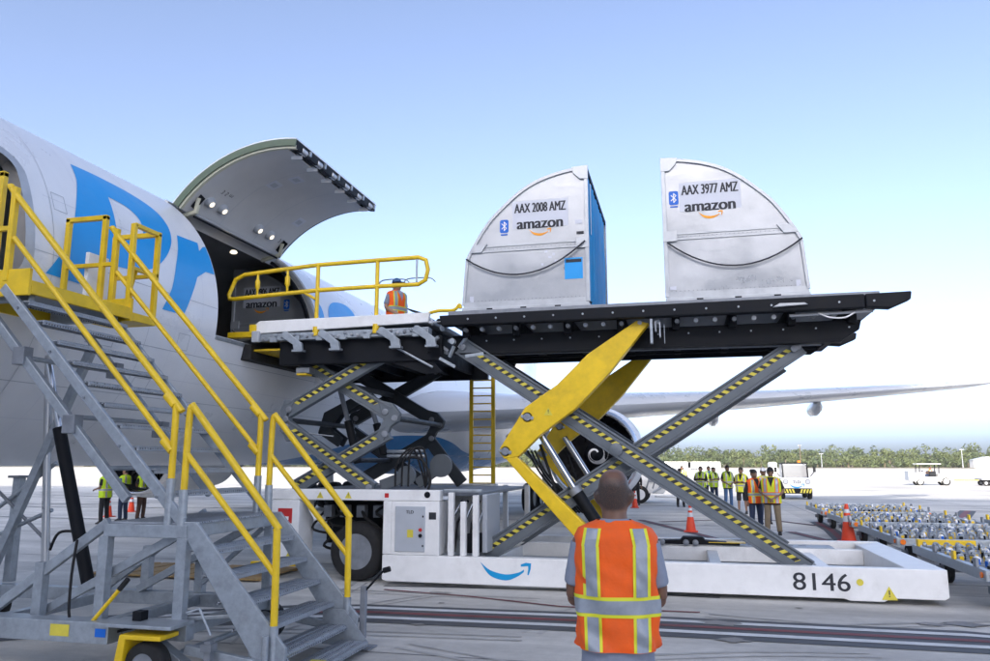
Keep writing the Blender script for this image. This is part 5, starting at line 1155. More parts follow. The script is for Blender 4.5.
def person(label, loc, face, height=1.75, arms=('front', 'front'), vest='v_orange', shirt='tee_grey', legs='c_grey', skin='skin_a', hair='short', sleeve='short', fine=False, group=None, sit=False, stance=.10, hem=.82, shorts=False, trim='tapey', build=1.0, head_turn=0.0, cat='person'):
    k = height / 1.75; vx = .011 if fine else .02
    r = root('person', label, cat, (0, 0, 0), group)
    def put(mb, name, m, parent=r, smooth=70):
        mb.v = [(x * k * (build if z < 1.5 else 1), y * k, z * k) for x, y, z in mb.v]
        return mb.build(name, m, parent, smooth=smooth)
    if sit == 'kneel': hip, knee, ank = (lambda s: (s * .10, 0, .92)), (lambda s: (s * .14, .36, .62)), (lambda s: (s * .12, -.10, .60))
    elif sit: hip, knee, ank = (lambda s: (s * .10, 0, .92)), (lambda s: (s * .13, .42, .95)), (lambda s: (s * .13, .46, .52))
    else: hip, knee, ank = (lambda s: (s * .10, 0, .90)), (lambda s: (s * (.06 + stance * .6), .015, .49)), (lambda s: (s * (.04 + stance), -.02, .09))
    # ---- body: head, neck, trunk, arms, legs as one skin
    b = MB()
    sect(b, [(1.505, 0, .01, .045, .06), (1.53, 0, .022, .058, .078), (1.57, 0, .016, .069, .092), (1.62, 0, .006, .075, .099), (1.67, 0, -.004, .077, .100), (1.71, 0, -.008, .068, .087), (1.74, 0, -.008, .045, .058), (1.752, 0, -.008, .015, .02)], 24, 2.1)
    sect(b, [(1.38, 0, -.02, .13, .075), (1.44, 0, -.024, .088, .068), (1.48, 0, -.018, .068, .064), (1.53, 0, -.010, .062, .064), (1.57, 0, -.004, .058, .062)], 18, 2)
    sect(b, [(.86, 0, 0, .15, .10), (.98, 0, 0, .145, .10), (1.2, 0, 0, .165, .105), (1.36, 0, 0, .175, .10), (1.44, 0, -.01, .12, .07)], 20)
    for s in (-1, 1):
        mb_e = MB(); sect(mb_e, [(1.578, s * .072, -.010, .010, .014), (1.60, s * .083, -.016, .014, .022), (1.625, s * .090, -.022, .014, .026), (1.650, s * .086, -.022, .011, .018)], 10, 2); b.add(mb_e.v, mb_e.f)
        limb(b, [hip(s), knee(s), ank(s)], [.075, .052, .036])
        e, w = ARMS[arms[0 if s < 0 else 1]]; e = Vector((e[0] * s, e[1], e[2])); w = Vector((w[0] * s, w[1], w[2])); sh = Vector((s * .185, -.005, 1.405))
        limb(b, [sh, sh.lerp(e, .5) + Vector((s * .012, -.008, 0)), e], [.055, .047, .038]); limb(b, [e, e.lerp(w, .35), w], [.040, .042, .026])
        d = (w - e).normalized(); pc = w + d * .05
        limb(b, [w - d * .02, w + d * .02, pc, pc + d * .03], [.025, .030, .034, .026], 10)
    nose = MB(); sect(nose, [(1.575, 0, .098, .014, .012), (1.585, 0, .104, .016, .016), (1.61, 0, .100, .010, .012), (1.63, 0, .094, .006, .008)], 10, 2); b.add(nose.v, nose.f)
    b = fuse(b, vx)
    for s in (-1, 1):                                     # five fingers, curled
        e, w = ARMS[arms[0 if s < 0 else 1]]; e = Vector((e[0] * s, e[1], e[2])); w = Vector((w[0] * s, w[1], w[2])); d = (w - e).normalized()
        side = d.cross(Vector((0, 0, 1))).normalized(); dn = d.cross(side).normalized(); dn = dn if dn.z < 0 else -dn
        for f in range(4):
            o = w + d * .075 + side * (f - 1.5) * .018; L = (.068, .078, .074, .056)[f]
            b.tube([o, o + d * L * .45 + dn * .006, o + d * L * .78 + dn * L * .32, o + d * L * .85 + dn * L * .62], [.0095, .009, .008, .006], 7)
        o = w + d * .03 - side * s * .03; b.tube([o, o + d * .03 - side * s * .02 + dn * .01, o + d * .06 - side * s * .022 + dn * .025], [.012, .010, .007], 7)
    body = put(b, 'body', skin)
    for s in (-1, 1):
        ey = MB(); ey.lathe([(.002, .0), (.010, .004), (.012, .010), (.008, .016)], (s * .031, .079, 1.632), 'y', 10); put(ey, 'eye', 'ink', body)
    mo = MB(); mo.box(-.022, .022, .088, .0965, 1.548, 1.555); put(mo, 'mouth', 'c_brown', body)
    # ---- clothes
    t = MB()
    if sit: sect(t, [(.84, 0, .02, .16, .13), (.92, 0, .01, .17, .13), (1.02, 0, 0, .155, .115)], 20)
    else: sect(t, [(.78, 0, 0, .13, .10), (.86, 0, 0, .168, .122), (.95, 0, 0, .165, .118), (1.03, 0, 0, .158, .112)], 20)
    for s in (-1, 1):
        if shorts: h, kn = Vector(hip(s)), Vector(knee(s)); limb(t, [h, h.lerp(kn, .5), kn], [.098, .094, .085])
        else: limb(t, [hip(s), knee(s), Vector(ank(s)) + Vector((0, 0, -.02))], [.098, .074, .062])
    put(fuse(t, vx), 'trousers', legs)
    sw = MB(); sect(sw, [(hem - (.10 if fine else .04), 0, 0, .200, .138), (1.0, 0, 0, .185, .128), (1.25, 0, 0, .195, .130), (1.36, 0, 0, .200, .118), (1.42, 0, -.008, .172, .095), (1.465, 0, -.015, .105, .08), (1.50, 0, -.016, .078, .076), (1.515, 0, -.016, .074, .073)], 24)
    for s in (-1, 1):
        e, w = ARMS[arms[0 if s < 0 else 1]]; e = Vector((e[0] * s, e[1], e[2])); w = Vector((w[0] * s, w[1], w[2])); sh = Vector((s * .180, -.005, 1.395))
        if sleeve == 'long': limb(sw, [sh, sh.lerp(e, .5), e, e.lerp(w, .5), w], [.070, .064, .054, .050, .040])
        else: limb(sw, [sh, sh.lerp(e, .42) + Vector((s * .006, -.005, 0)), sh.lerp(e, .76) + Vector((s * .008, -.008, 0))], [.066, .060, .057])
    put(fuse(sw, vx), 'shirt', shirt)
    if vest:
        z0, z1 = hem, 1.508
        def vs(f, th, off=0.0):
            for (a, *u), (c, *v) in zip(VEST, VEST[1:]):
                if a <= f <= c: q = (f - a) / (c - a); cy, rx, ry = [m + (n_ - m) * q for m, n_ in zip(u, v)]; break
            wr = (.009 if fine else .004) * math.sin(th * 5 + f * 9) * (1 - f) + .0035 * math.sin(th * 3 - f * 14) + ((.012 * math.sin(f * 34 + th * 3) * max(0, .42 - f) + .0045 * math.sin(th * 9 + f * 17 + 2 * math.sin(f * 11)) * (1 - f * .6) + .006 * (noise.noise(Vector((th * 2.2, f * 7, 3)))) ) if fine else 0)
            x, y = sell(th, rx + off + wr, ry + off + wr, 2.6); return (x, cy + y, z0 + (z1 - z0) * f)
        N = 112 if fine else 56; fs = sorted(set([i / 44 for i in range(45)] + [.93, .95, .97, .985])) if fine else [0, .02, .08, .15, .22, .3, .4, .5, .6, .7, .78, .86, .9, .93, .95, .97, .985, 1.0]
        v = MB(); v.loft([[vs(f, 2 * math.pi * i / N, 0) for i in range(N)] for f in fs], caps=False)
        vo = put(v, 'vest', vest)
        def ringband(a, c, off, name, m):
            q = MB(); L = [[vs(a + (c - a) * j / 3, 2 * math.pi * i / N, off) for i in range(N)] for j in range(4)]; q.loft(L, caps=False); put(q, name, m, vo)
        hb = (1.06 if hem < .87 else 1.115); fa = lambda z: (z - z0) / (z1 - z0)
        ringband(fa(hb - .047), fa(hb + .047), .0035, 'trim_band', trim); ringband(fa(hb - .031), fa(hb + .031), .006, 'reflective_band', 'tapes')
        def strip(side, back, w, off, name, m, fa_, fb_):
            q = MB(); rows = []
            NR, NC = (70, 9) if fine else (20, 3)
            for j in range(NR + 1):
                f = fa_ + (fb_ - fa_) * j / NR; xc = side * (.138 - .012 * (1 - f) if f < .8 else .138 - (f - .8) * .12)
                row = []
                for dx in [-w / 2 + w * i / NC for i in range(NC + 1)]:
                    xt = xc + dx; lo_, hi_ = 0.0, math.pi            # find the angle whose x matches
                    for _ in range(24):
                        mid = (lo_ + hi_) / 2
                        if vs(f, mid if not back else -mid, off)[0] > xt: lo_ = mid
                        else: hi_ = mid
                    row.append(vs(f, mid if not back else -mid, off))
                rows.append(row)
            for ra, rb in zip(rows, rows[1:]): q.add(ra + rb, [(i, i + 1, NC + 2 + i, NC + 1 + i) for i in range(NC)])
            put(q, name, m, vo)
        fl = fa(hb - .047); fh = fa(hb + .047)
        q = MB(); rows = []
        for j in range(13):
            f = .60 + .385 * j / 12; w = .078 * j / 12; row = []
            for xt in (w, 0, -w):
                lo_, hi_ = 0.0, math.pi
                for _ in range(24):
                    mid = (lo_ + hi_) / 2
                    if vs(f, mid, .004)[0] > xt: lo_ = mid
                    else: hi_ = mid
                row.append(vs(f, mid, .004))
            rows.append(row)
        for ra, rb in zip(rows, rows[1:]): q.add(ra + rb, [(0, 1, 4, 3), (1, 2, 5, 4)])
        put(q, 'shirt_front', shirt, vo)
        for side in (-1, 1):
            for back in (True, False):
                for x0_, x1_ in ((.005, fl), (fh, .94)):
                    strip(side, back, .092, .0045, 'trim_strip', trim, x0_, x1_); strip(side, back, .060, .0085, 'reflective_strip', 'tapes', x0_, x1_)
        q = MB(); q.loft([[vs(f, 2 * math.pi * i / N, .003) for i in range(N)] for f in (0, .012)], caps=False); put(q, 'hem_binding', trim if vest != 'v_orange' else 'v_orange', vo)
    for s in (-1, 1):
        a = Vector(ank(s)); sh_ = MB()
        sect(sh_, [(a.z - .088, a.x, a.y + .065, .048, .135), (a.z - .05, a.x, a.y + .06, .046, .13), (a.z - .02, a.x, a.y + .03, .040, .085), (a.z + .03, a.x, a.y, .040, .045)], 16); put(sh_, 'shoe', 'shoe')
    # ---- hair and headgear
    hd = [(1.545, .0, .012, .060, .080), (1.57, 0, .0, .072, .092), (1.62, 0, .0, .079, .100), (1.67, 0, -.006, .081, .101), (1.71, 0, -.010, .072, .090), (1.74, 0, -.010, .048, .061), (1.757, 0, -.010, .015, .02)]
    def shell(cond, name, m, grow=0.0):
        q = MB(); n = 36; rings = []
        zs = [hd[0][0] + (hd[-1][0] - hd[0][0]) * j / 22 for j in range(23)]
        for z in zs:
            for A, C in zip(hd, hd[1:]):
                if A[0] <= z <= C[0] + 1e-6: t_ = (z - A[0]) / (C[0] - A[0]); _, cx, cy, rx, ry = [u + (w_ - u) * t_ for u, w_ in zip(A, C)]; break
            rings.append([(sell(2 * math.pi * i / n, rx + grow, ry + grow, 2.1)[0], cy + sell(2 * math.pi * i / n, rx + grow, ry + grow, 2.1)[1], z) for i in range(n)])
        vv = [p for rr in rings for p in rr]; ff = []
        for j in range(len(rings) - 1):
            for i in range(n):
                c = (Vector(rings[j][i]) + Vector(rings[j + 1][(i + 1) % n])) / 2
                if cond(c): ff.append((j * n + i, j * n + (i + 1) % n, (j + 1) * n + (i + 1) % n, (j + 1) * n + i))
        used = sorted({i for f in ff for i in f}); mp = {u: i for i, u in enumerate(used)}
        q.add([vv[u] for u in used], [tuple(mp[i] for i in f) for f in ff]); return put(q, name, m, body)
    if hair != 'buzz': shell(lambda c: (c.z > 1.655 and c.y < .10) or (c.y < -.01 and c.z > 1.575) or (c.y < .025 and c.z > 1.62), 'hair', 'hairk', .006)
    if hair == 'bun':
        q = MB(); sect(q, [(1.66, 0, -.11, .02, .02), (1.69, 0, -.125, .045, .04), (1.73, 0, -.12, .045, .04), (1.755, 0, -.11, .02, .02)], 14); put(q, 'hair_bun', 'hairk', body)
    if hair in ('cap', 'hat', 'whitecap'):
        m = {'cap': 'c_blue', 'hat': 'c_black', 'whitecap': 'c_white'}[hair]
        q = MB(); sect(q, [(1.665, 0, -.004, .086, .108), (1.70, 0, -.008, .084, .104), (1.74, 0, -.010, .066, .082), (1.768, 0, -.010, .025, .03)], 24, 2.1); h_ = put(q, 'cap', m)
        q = MB()
        if hair == 'hat': q.loft([[(sell(2 * math.pi * i / 28, rx, ry, 2)[0], -.005 + sell(2 * math.pi * i / 28, rx, ry, 2)[1], z) for i in range(28)] for rx, ry, z in ((.083, .10, 1.672), (.15, .17, 1.655), (.15, .17, 1.661), (.083, .10, 1.680))])
        else: q.loft([[(x * .075, .085 + y * .12 - abs(x) ** 2 * .03, 1.672 - y * .018 + dz) for x in (-1, -.5, 0, .5, 1)] for y, dz in ((0, 0), (1, 0), (1, .006), (0, .006))])
        put(q, 'brim', m, h_)
    r.location = loc; r.rotation_euler = (0, 0, face); return r
PI = math.pi
def buzz_skin(cx, cy, k):
    """brown skin with close-cropped stubble everywhere on the scalp but the bald crown"""
    m = mat('cropped_head_skin', (0.17, 0.085, 0.052), .45, var=.12, scale=25, bump=.06, bscale=160); t = m.node_tree; b = t.nodes['Principled BSDF']; src = b.inputs['Base Color'].links[0].from_socket
    g = t.nodes.new('ShaderNodeNewGeometry')
    def dist(p, a, c, lo, hi):
        d = t.nodes.new('ShaderNodeVectorMath'); d.operation = 'DISTANCE'; d.inputs[1].default_value = p; t.links.new(g.outputs['Position'], d.inputs[0])
        r_ = t.nodes.new('ShaderNodeMapRange'); r_.interpolation_type = 'SMOOTHSTEP'; r_.inputs[1].default_value = a; r_.inputs[2].default_value = c; r_.inputs[3].default_value = lo; r_.inputs[4].default_value = hi; t.links.new(d.outputs['Value'], r_.inputs[0]); return r_
    crown = dist((cx, cy - .045 * k, 1.74 * k), .035, .105, 0, 1); scalp = dist((cx, cy - .055 * k, 1.655 * k), .095, .125, 1, 0)
    n = t.nodes.new('ShaderNodeTexNoise'); n.inputs['Scale'].default_value = 220; t.links.new(g.outputs['Position'], n.inputs['Vector'])
    x = t.nodes.new('ShaderNodeMath'); x.operation = 'MULTIPLY'; t.links.new(crown.outputs[0], x.inputs[0]); t.links.new(scalp.outputs[0], x.inputs[1])
    x2 = t.nodes.new('ShaderNodeMath'); x2.operation = 'MULTIPLY'; t.links.new(x.outputs[0], x2.inputs[0]); t.links.new(n.outputs['Fac'], x2.inputs[1])
    x3 = t.nodes.new('ShaderNodeMath'); x3.operation = 'MULTIPLY'; x3.inputs[1].default_value = 1.7; x3.use_clamp = True; t.links.new(x2.outputs[0], x3.inputs[0])
    mx = t.nodes.new('ShaderNodeMix'); mx.data_type = 'RGBA'; mx.inputs[7].default_value = (0.038, 0.030, 0.027, 1); t.links.new(x3.outputs[0], mx.inputs[0]); t.links.new(src, mx.inputs[6]); t.links.new(mx.outputs[2], b.inputs['Base Color']); return m
M['skin_fg'] = buzz_skin(-.375, 4.2, 1.865 / 1.75)
# the man in the foreground, seen from behind
person('bald man in orange vest and grey T-shirt standing in front with his back turned', (-.375, 4.2, 0), rad(6), 1.865, ('front', 'front'), 'v_orange', 'tee_grey', 'c_grey', 'skin_fg', 'buzz', fine=True, hem=.915, build=.89)
# the loader operator
op = on(397, 280, 'y', 14.2)
person('loader operator in orange vest and blue cap behind the white bridge side board', (op.x, 14.2, 4.37 - .56), rad(-118), 1.74, ('clasp', 'clasp'), 'v_orange', 'tee_grey', 'c_navy', 'skin_c', 'cap', hem=.90, sit='kneel')
def stand(label, px, py, face, h=1.75, top=None, **kw):
    g = gnd(px, py); return person(label, (g.x, g.y, 0), face, h, group='ground crew watching from the apron', **kw)
fc = PI + .2
stand('man in dark hat, yellow vest and khaki trousers standing beside the orange-vested woman', 774, 535, fc - .35, 1.78, arms=('clasp', 'clasp'), vest='v_yellow', shirt='c_black', legs='c_khaki', skin='skin_b', hair='hat', trim='v_orange', build=1.1)
stand('woman in orange vest and navy jeans at the front of the watching group', 757, 533, fc + .3, 1.72, arms=('side', 'side'), vest='v_orange', shirt='c_black', legs='c_navy', skin='skin_b', hair='bun', sleeve='long', build=1.05)
stand('person in white cap half hidden behind the orange vest and the khaki trousers', 766, 524, fc, 1.74, arms=('clasp', 'clasp'), vest='v_yellow', shirt='c_grey', legs='c_navy', skin='skin_a', hair='whitecap', trim='v_orange')
stand('watcher in yellow vest and dark shorts with folded arms', 743, 514, fc - .5, 1.74, arms=('cross', 'cross'), vest='v_yellow', shirt='c_black', legs='c_black', skin='skin_b', shorts=True)
stand('watcher in lime vest and blue jeans standing with hands behind, right of the trio', 729, 508, fc + .25, 1.80, arms=('clasp', 'clasp'), vest='v_lime', shirt='c_black', legs='c_blue', skin='skin_b')
stand('watcher in lime vest and jeans, rightmost of the three standing close together', 715, 505, fc + .45, 1.72, arms=('cross', 'cross'), vest='v_lime', shirt='c_black', legs='c_navy', skin='skin_b')
stand('watcher in lime vest peeping out between two others', 710, 502, fc, 1.76, arms=('clasp', 'clasp'), vest='v_lime', shirt='c_blue', legs='c_black', skin='skin_a')
stand('watcher in lime vest and black trousers, leftmost of the three close together', 702, 506, fc - .45, 1.76, arms=('cross', 'cross'), vest='v_lime', shirt='c_black', legs='c_black', skin='skin_b', sleeve='long')
stand('person in dark clothes with legs showing under the crossing grey lift arm', 681, 507, fc, 1.66, arms=('side', 'side'), vest=None, shirt='c_black', legs='c_black', skin='skin_b', sleeve='long')
stand('distant person in pale yellow vest behind the crossing grey lift arm', 683, 497, fc, 1.75, arms=('side', 'side'), vest='v_yellow', shirt='c_grey', legs='c_khaki', skin='skin_a')
stand('person in black standing beside the engine and the small cone', 636, 505, fc, 1.74, arms=('side', 'hips'), vest=None, shirt='c_black', legs='c_black', skin='skin_b', sleeve='long')
for lab, px, py, vst, lg, hr, sk in (('worker in lime vest nearest the stairs pole beyond the fuselage', 103, 524, 'v_lime', 'c_black', 'short', 'skin_b'), ('worker in lime vest and blue shirt seen between the stair rails', 122, 521, 'v_lime', 'c_navy', 'short', 'skin_c'), ('worker in lime vest and brown trousers seen through the stair treads', 140, 520, 'v_lime', 'c_brown', 'short', 'skin_a')):
    stand(lab, px, py, PI / 2 if px != 140 else -PI / 2, 1.75, arms=('front', 'side'), vest=vst, shirt='c_blue' if px == 122 else 'c_black', legs=lg, skin=sk, hair=hr)
# ------------------------------------------------------------------ cones
def cone(label, px, py, h):
    g = gnd(px, py); r = root('traffic_cone', label, 'traffic cone', (g.x, g.y, 0), 'orange traffic cones')
    x, y = g.x, g.y; k = h / .75
    MB().box(x - .19 * k, x + .19 * k, y - .19 * k, y + .19 * k, .004, .035 * k).build('base', 'conec', r, bevel=.012)
    R = lambda t: (.14 * (1 - t) + .030 * t) * k; Z = lambda t: (.035 + .715 * t) * k
    MB().lathe([(R(t), Z(t)) for t in (0, .2, .4, .6, .8, .98, 1.0)] + [(.018 * k, Z(1.0))], (x, y, 0), 'z', 24).build('cone_body', 'conec', r, smooth=True)
    for a, b in ((.52, .68), (.76, .86)): MB().lathe([(R(a) + .003, Z(a)), (R(b) + .003, Z(b))], (x, y, 0), 'z', 24, caps=False).build('reflective_collar', 'reflect', r, smooth=True)
cone('orange cone standing alone left of the watching group', 691, 532, .76); cone('tall orange cone standing at the end of the roller dollies', 849, 543, .92)
cone('small distant orange cone beside the person in black near the engine', 635, 508, .72)
cone('orange cone under the fuselage in front of the leftmost worker', 108, 517, .72); cone('orange cone under the fuselage behind the stair treads', 131, 512, .72)
# ------------------------------------------------------------------ roller dollies
def caster_mesh():
    out = []
    for nm, c in (('yellow', 'yellow'), ('blue', 'btblue'), ('white', 'steel_d'), ('dark', 'black')):
        mb = MB(); mb.lathe([(.022, -.02), (.05, -.018), (.05, .018), (.022, .02)], (0, 0, .085), 'y', 10, 0); mb.box(-.03, .03, -.032, -.024, .02, .10, 1); mb.box(-.03, .03, .024, .032, .02, .10, 1); mb.box(-.045, .045, -.045, .045, 0, .02, 2)
        out.append((mb, nm, c))
    return out
CST = []
for mb, nm, c in caster_mesh():
    o = mb.build('caster', ['signwhite' if nm == 'blue' else 'steel', c, 'steel_d'], None, smooth=40); CST.append(o.data); bpy.data.objects.remove(o)
def dolly(label, x0, y0, wx=2.9, wy=3.35, seed=0, n=(16, 11)):
    r = root('roller_dolly', label, 'dolly', (x0 + wx / 2, y0 + wy / 2, 0), 'roller-deck dollies parked in a row'); rn = random.Random(seed)
    D = lambda name, m, a, b, c, d, e, f, p=r, bv=.008: MB().box(a, b, c, d, e, f).build(name, m, p, bevel=bv)
    x1, y1 = x0 + wx, y0 + wy
    D('side_rail', 'steel', x0, x0 + .09, y0, y1, .40, .54); D('side_rail', 'steel', x1 - .09, x1, y0, y1, .40, .54)
    D('end_rail', 'steel', x0 + .09, x1 - .09, y0, y0 + .09, .40, .53); D('end_rail', 'steel', x0 + .09, x1 - .09, y1 - .09, y1, .40, .53)
    for i in range(n[1]):
        y = y0 + .22 + (wy - .44) * i / (n[1] - 1); D('deck_slat', 'steel_d', x0 + .09, x1 - .09, y - .07, y + .07, .47, .49, r, 0)
        for j in range(n[0]):
            x = x0 + .2 + (wx - .4) * j / (n[0] - 1) + (.06 if i % 2 else -.06)
            o = bpy.data.objects.new('caster', CST[rn.choice((0, 0, 0, 1, 2, 2, 3, 3))]); COL.objects.link(o); place(o, (x, y, .535), r); o.rotation_euler = (0, 0, rn.uniform(0, 6.28))
    for x in (x0, x1 - .02):
        for k in range(4):
            y = y0 + .35 + k * (wy - .7) / 3; D('lock_stop', 'yellow' if k % 2 else 'steel_d', x - .01, x + .03, y - .06, y + .06, .54, .66)
    for x in (x0 + .10, x1 - .10):
        MB().lathe([(.05, 0), (.045, .02)], (x, y0 - .02, .47), 'y', 14).build('reflector', 'amber', r)
    MB().lathe([(.04, 0), (.035, .02)], (x0 - .02, y0 + .12, .47), 'x', 14).build('reflector', 'amber', r)
    for x in (x0 + .35, x1 - .35):
        for y in (y0 + .55, y1 - .55): wheel_parts(r, (x, y, .20), .20, .13, 'x', 'steel_d')
    for y in (y0 + .55, y1 - .55): D('axle_beam', 'steel_d', x0 + .2, x1 - .2, y - .05, y + .05, .17, .27, r); D('axle_hanger', 'steel_d', x0 + .5, x0 + .6, y - .06, y + .06, .27, .40); D('axle_hanger', 'steel_d', x1 - .6, x1 - .5, y - .06, y + .06, .27, .40)
    MB().beam((x0 + wx / 2, y0 + .1, .36), (x0 + wx / 2, y0 - .62, .26), .06, .06).build('tow_bar', 'yellow', r)
    if seed % 2: D('edge_marker', 'yellow', x0 + .35, x0 + 1.3, y0 - .006, y0, .42, .52, r, 0)
for i, (y, lab) in enumerate(((11.45, 'nearest roller dolly at the right edge beside the loader base'), (15.95, 'second roller dolly from the front with a yellow edge marker'), (20.2, 'third roller dolly from the front of the row'), (24.45, 'farthest roller dolly, nearest to the white tractor'))):
    dolly(lab, 3.68 + .04 * i, y, seed=i)
dolly('roller dolly standing right of the second and third ones in the row', 7.1, 18.6, seed=9)
# ------------------------------------------------------------------ white tractor facing the camera
def tractor():
    g = gnd(797.5, 499.5); x, y = g.x, g.y; r = root('baggage_tractor', 'white baggage tractor with glazed cab facing the camera behind the watchers', 'tractor', (x, y, 0))
    D = lambda name, m, a, b, c, d, e, f, p=r, bv=.02: MB().box(x + a, x + b, y + c, y + d, e, f).build(name, m, p, bevel=bv)
    MB().prism([(y - .1, .35), (y + 2.9, .35), (y + 2.9, .95), (y + 1.5, .98), (y + 1.2, 1.15), (y - .02, 1.12), (y - .1, .95)], 'x', x - .78, x + .78).build('body', 'white', r, bevel=.03)
    cab = MB().prism([(y + .25, 1.10), (y + 1.45, 1.0), (y + 1.40, 1.86), (y + .42, 1.86)], 'x', x - .66, x + .66).build('cab', 'cabgrey', r, bevel=.03)
    MB().prism([(y + .245, 1.16), (y + .405, 1.80), (y + .39, 1.80), (y + .23, 1.16)], 'x', x - .58, x + .58).build('windscreen', 'glass', cab)
    D('roof', 'black', -.70, .70, .36, 1.5, 1.86, 1.92, cab)
    for s in (-1, 1):
        MB().beam((x + s * .62, y + .22, 1.14), (x + s * .62, y + .40, 1.84), .07, .05).build('windscreen_pillar', 'black', cab)
        MB().lathe([(.11, 0), (.10, -.03)], (x + s * .55, y - .11, .92), 'y', 18).build('headlight', 'reflect', r); MB().lathe([(.125, .0), (.125, -.015)], (x + s * .55, y - .10, .92), 'y', 18).build('headlight_ring', 'black', r)
        MB().tube([(x + s * .78, y + .4, 1.2), (x + s * .98, y + .35, 1.45)], .02, 7).build('mirror_arm', 'black', r); D('mirror', 'black', s * .98 - .07, s * .98 + .07, .31, .36, 1.42, 1.68)
        for yy in (.45, 2.3): wheel_parts(r, (x + s * .68, y + yy, .32), .32, .22, 'x', 'steel_d')
    D('bumper', 'black', -.74, .74, -.2, -.1, .30, .58)
    mb = MB()
    for s in (-1, 1):
        for k in range(4):
            a = s * (.12 + k * .15); v = [(x + a, .34), (x + a + s * .09, .34), (x + a + s * .16, .54), (x + a + s * .07, .54)]
            mb.add([(p, y - .204, q) for p, q in v], [(0, 1, 2, 3)])
    mb.build('bumper_stripes', 'haz_y', r, normals=False)
    text('TLD', 'maker_mark', 'c_navy', r, lambda a, b: Vector((x + a, y - .104, .90 + b)), .15, .008); smile(x, .72, .75, 'smile_mark', 'primeblue', r, FN(y - .104))
    D('white_tank', 'signwhite', -1.15, -.75, 1.4, 2.6, .4, 1.95, r, .1)
    MB().tube([(x + .3, y + .9, 1.92), (x + .3, y + .9, 2.02)], .07, 12).build('beacon', 'amber', r)
tractor()
# ------------------------------------------------------------------ far tug with a driver, trailed dolly, cart
def far_tug():
    a = gnd(911, 485.5); x, y = a.x, a.y + .6; r = root('tow_tug', 'small white tow tug with an open cab driving on the sunlit apron', 'tug', (x + 1.6, y, 0))
    D = lambda name, m, a_, b, c, d, e, f, p=r, bv=.02: MB().box(x + a_, x + b, y + c, y + d, e, f).build(name, m, p, bevel=bv)
    MB().prism([(x + .05, .35), (x + 3.35, .35), (x + 3.4, .95), (x + 2.2, 1.0), (x + 2.15, .72), (x + 1.15, .72), (x + 1.1, 1.1), (x + .1, 1.05)], 'y', y - .65, y + .65).build('body', 'white', r, bevel=.04)
    for px_, zz in ((.75, 1.75), (2.25, 1.8)):
        for s in (-.58, .58): MB().beam((x + px_, y + s, .9), (x + px_ + .05, y + s, zz), .06, .06).build('canopy_post', 'black', r)
    D('canopy', 'white', .6, 2.45, -.66, .66, 1.78, 1.85); D('rear_bumper', 'cabgrey', -.12, .05, -.6, .6, .45, 1.2); D('seat', 'black', 1.55, 2.05, -.5, .5, .72, 1.2); D('steering_column', 'black', 1.1, 1.16, -.1, .1, .9, 1.25)
    for xx, rr in ((.75, .30), (2.75, .36)):
        for s in (-.55, .55): wheel_parts(r, (x + xx, y + s, rr), rr, .24, 'y', 'signwhite', .6)
    person('driver in orange vest sitting in the far white tug', (x + 1.72, y - .1, -.08), PI / 2, 1.7, ('wheel', 'wheel'), 'v_orange', 'c_white', 'c_navy', 'skin_a', 'short', sit=True)
    b = gnd(968, 485); dx = x + 5.4
    q = root('flat_dolly', 'low flat dolly pulled behind the far white tug', 'dolly', (dx + 2, y, 0))
    E_ = lambda name, m, a_, b_, c, d, e, f, bv=.01: MB().box(dx + a_, dx + b_, y + c, y + d, e, f).build(name, m, q, bevel=bv)
    E_('deck', 'steel_d', 0, 4.0, -.8, .8, .48, .58); E_('frame', 'black', .2, 3.8, -.3, .3, .34, .48)
    MB().beam((dx, y, .45), (x + 3.4, y, .45), .08, .08).build('tow_bar', 'yellow', q)
    for xx in (.35, .95, 3.2): 
        for s in (-.6, .6): wheel_parts(q, (dx + xx, y + s, .22), .22, .2, 'y', 'steel_d')
far_tug()
def cart():
    g = gnd(643, 503); x, y = g.x, g.y; r = root('service_cart', 'white service cart with exposed wheel parked behind the engine', 'cart', (x, y, 0))
    MB().prism([(x - .5, .5), (x + 1.0, .45), (x + 1.2, .8), (x + .6, 1.5), (x - .2, 1.75), (x - .6, 1.2)], 'y', y - .5, y + .9).build('body', 'white', r, bevel=.04)
    for yy in (-.6, 1.0): wheel_parts(r, (x - .1, y + yy, .42), .42, .24, 'y', 'signwhite', .6)
    MB().tube(cr([(x + .5, y - .55, .5), (x + 1.2, y - .5, .9), (x + 1.7, y - .45, .75), (x + 2.2, y - .5, .9)], 5, False), .05, 8).build('hose_boom', 'cabgrey', r, smooth=True)
    MB().tube([(x + .6, y - .6, .35), (x + 2.6, y - .6, .32)], .05, 8).build('tow_bar', 'signwhite', r)
    for k in range(3): MB().tube([(x + .2 + k * .3, y - .52, .7), (x + .35 + k * .3, y - .52, 1.15)], .035, 8).build('valve_pipe', 'steel_d', r)
    MB().box(x + .3, x + .7, y - .56, y - .5, 1.0, 1.25).build('gauge_box', 'steel_d', r)
cart()
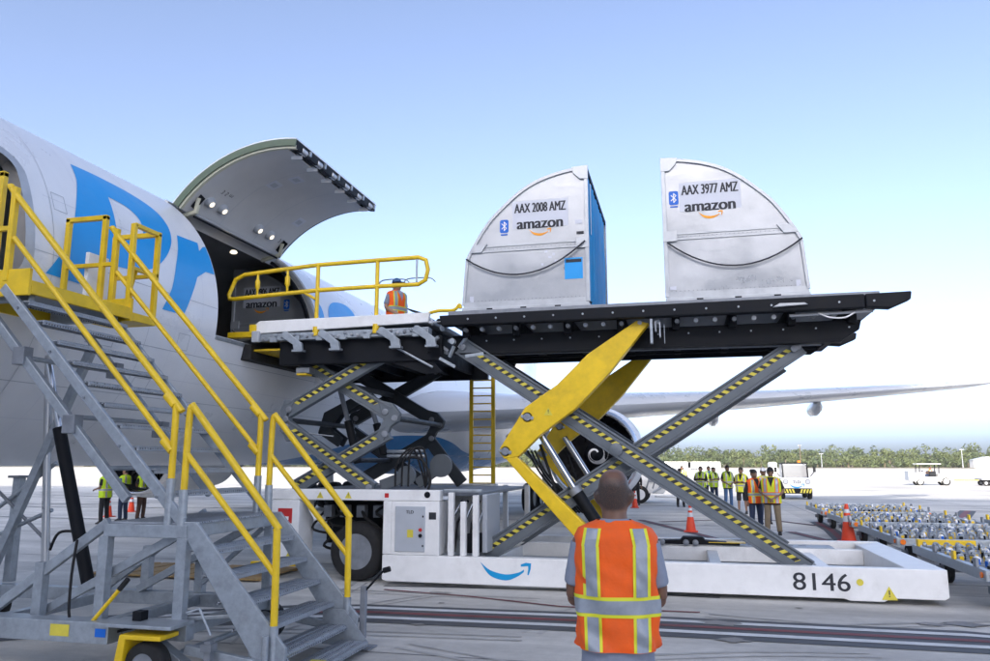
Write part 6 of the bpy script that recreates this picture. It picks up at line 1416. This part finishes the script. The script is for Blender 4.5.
# far trailers and masts at the edge of the field
for i, (px, w, lab) in enumerate(((668, 13, 'long white trailer far across the apron, left one'), (704, 9, 'shorter white trailer far across the apron, right one'))):
    d = on(px, 470, 'y', 230); r = root('cargo_trailer', lab, 'trailer', (d.x, 230, 0), 'white trailers parked far away')
    MB().box(d.x - w / 2, d.x + w / 2, 229, 231.5, .55, 2.2).build('box', 'signwhite', r, bevel=.05)
    for k in (-.35, -.25, .3): wheel_parts(r, (d.x + k * w, 229.2, .4), .4, .3, 'y', 'steel_d')
for px, h, lab in ((801, 9.5, 'tall brown mast in front of the far trees'), (822, 6.0, 'short pale mast right of the tall brown one'), (963, 7.5, 'thin mast before the trees near the right edge')):
    d = on(px, 466, 'y', 345); r = root('mast', lab, 'mast', (d.x, 345, 0))
    MB().tube([(d.x, 345, 0), (d.x, 345, h)], [.22, .14], 8).build('pole', 'bark' if px == 801 else 'steel_d', r); MB().box(d.x - .8, d.x + .8, 344.9, 345.1, h - .5, h - .3).build('lamp_arm', 'steel_d', r)
# the wooden building block at the right edge of the far field
d = on(985, 463, 'y', 350); r = root('field_shed', 'small pale shed at the edge of the far trees', 'shed', (d.x, 350, 0))
MB().box(d.x - 4, d.x + 6, 350, 355, 0, 3).build('wall', 'signwhite', r); MB().prism([(d.x - 4.4, 3), (d.x + 6.4, 3), (d.x + 1, 4.4)], 'y', 349.6, 355.4).build('roof', 'cabgrey', r)
# ------------------------------------------------------------------ thin air haze over the airfield
def haze():
    m = bpy.data.materials.new('haze_air'); m.use_nodes = True; t = m.node_tree; t.nodes.clear()
    v = t.nodes.new('ShaderNodeVolumePrincipled'); v.inputs['Color'].default_value = (0.88, 0.93, 1.0, 1); v.inputs['Density'].default_value = 0.00015; v.inputs['Anisotropy'].default_value = 0.0
    o = t.nodes.new('ShaderNodeOutputMaterial'); t.links.new(v.outputs[0], o.inputs['Volume'])
    tag(MB().box(-640, 740, -320, 480, -1.0, 36.0).build('haze', m, None), kind='stuff')
haze()
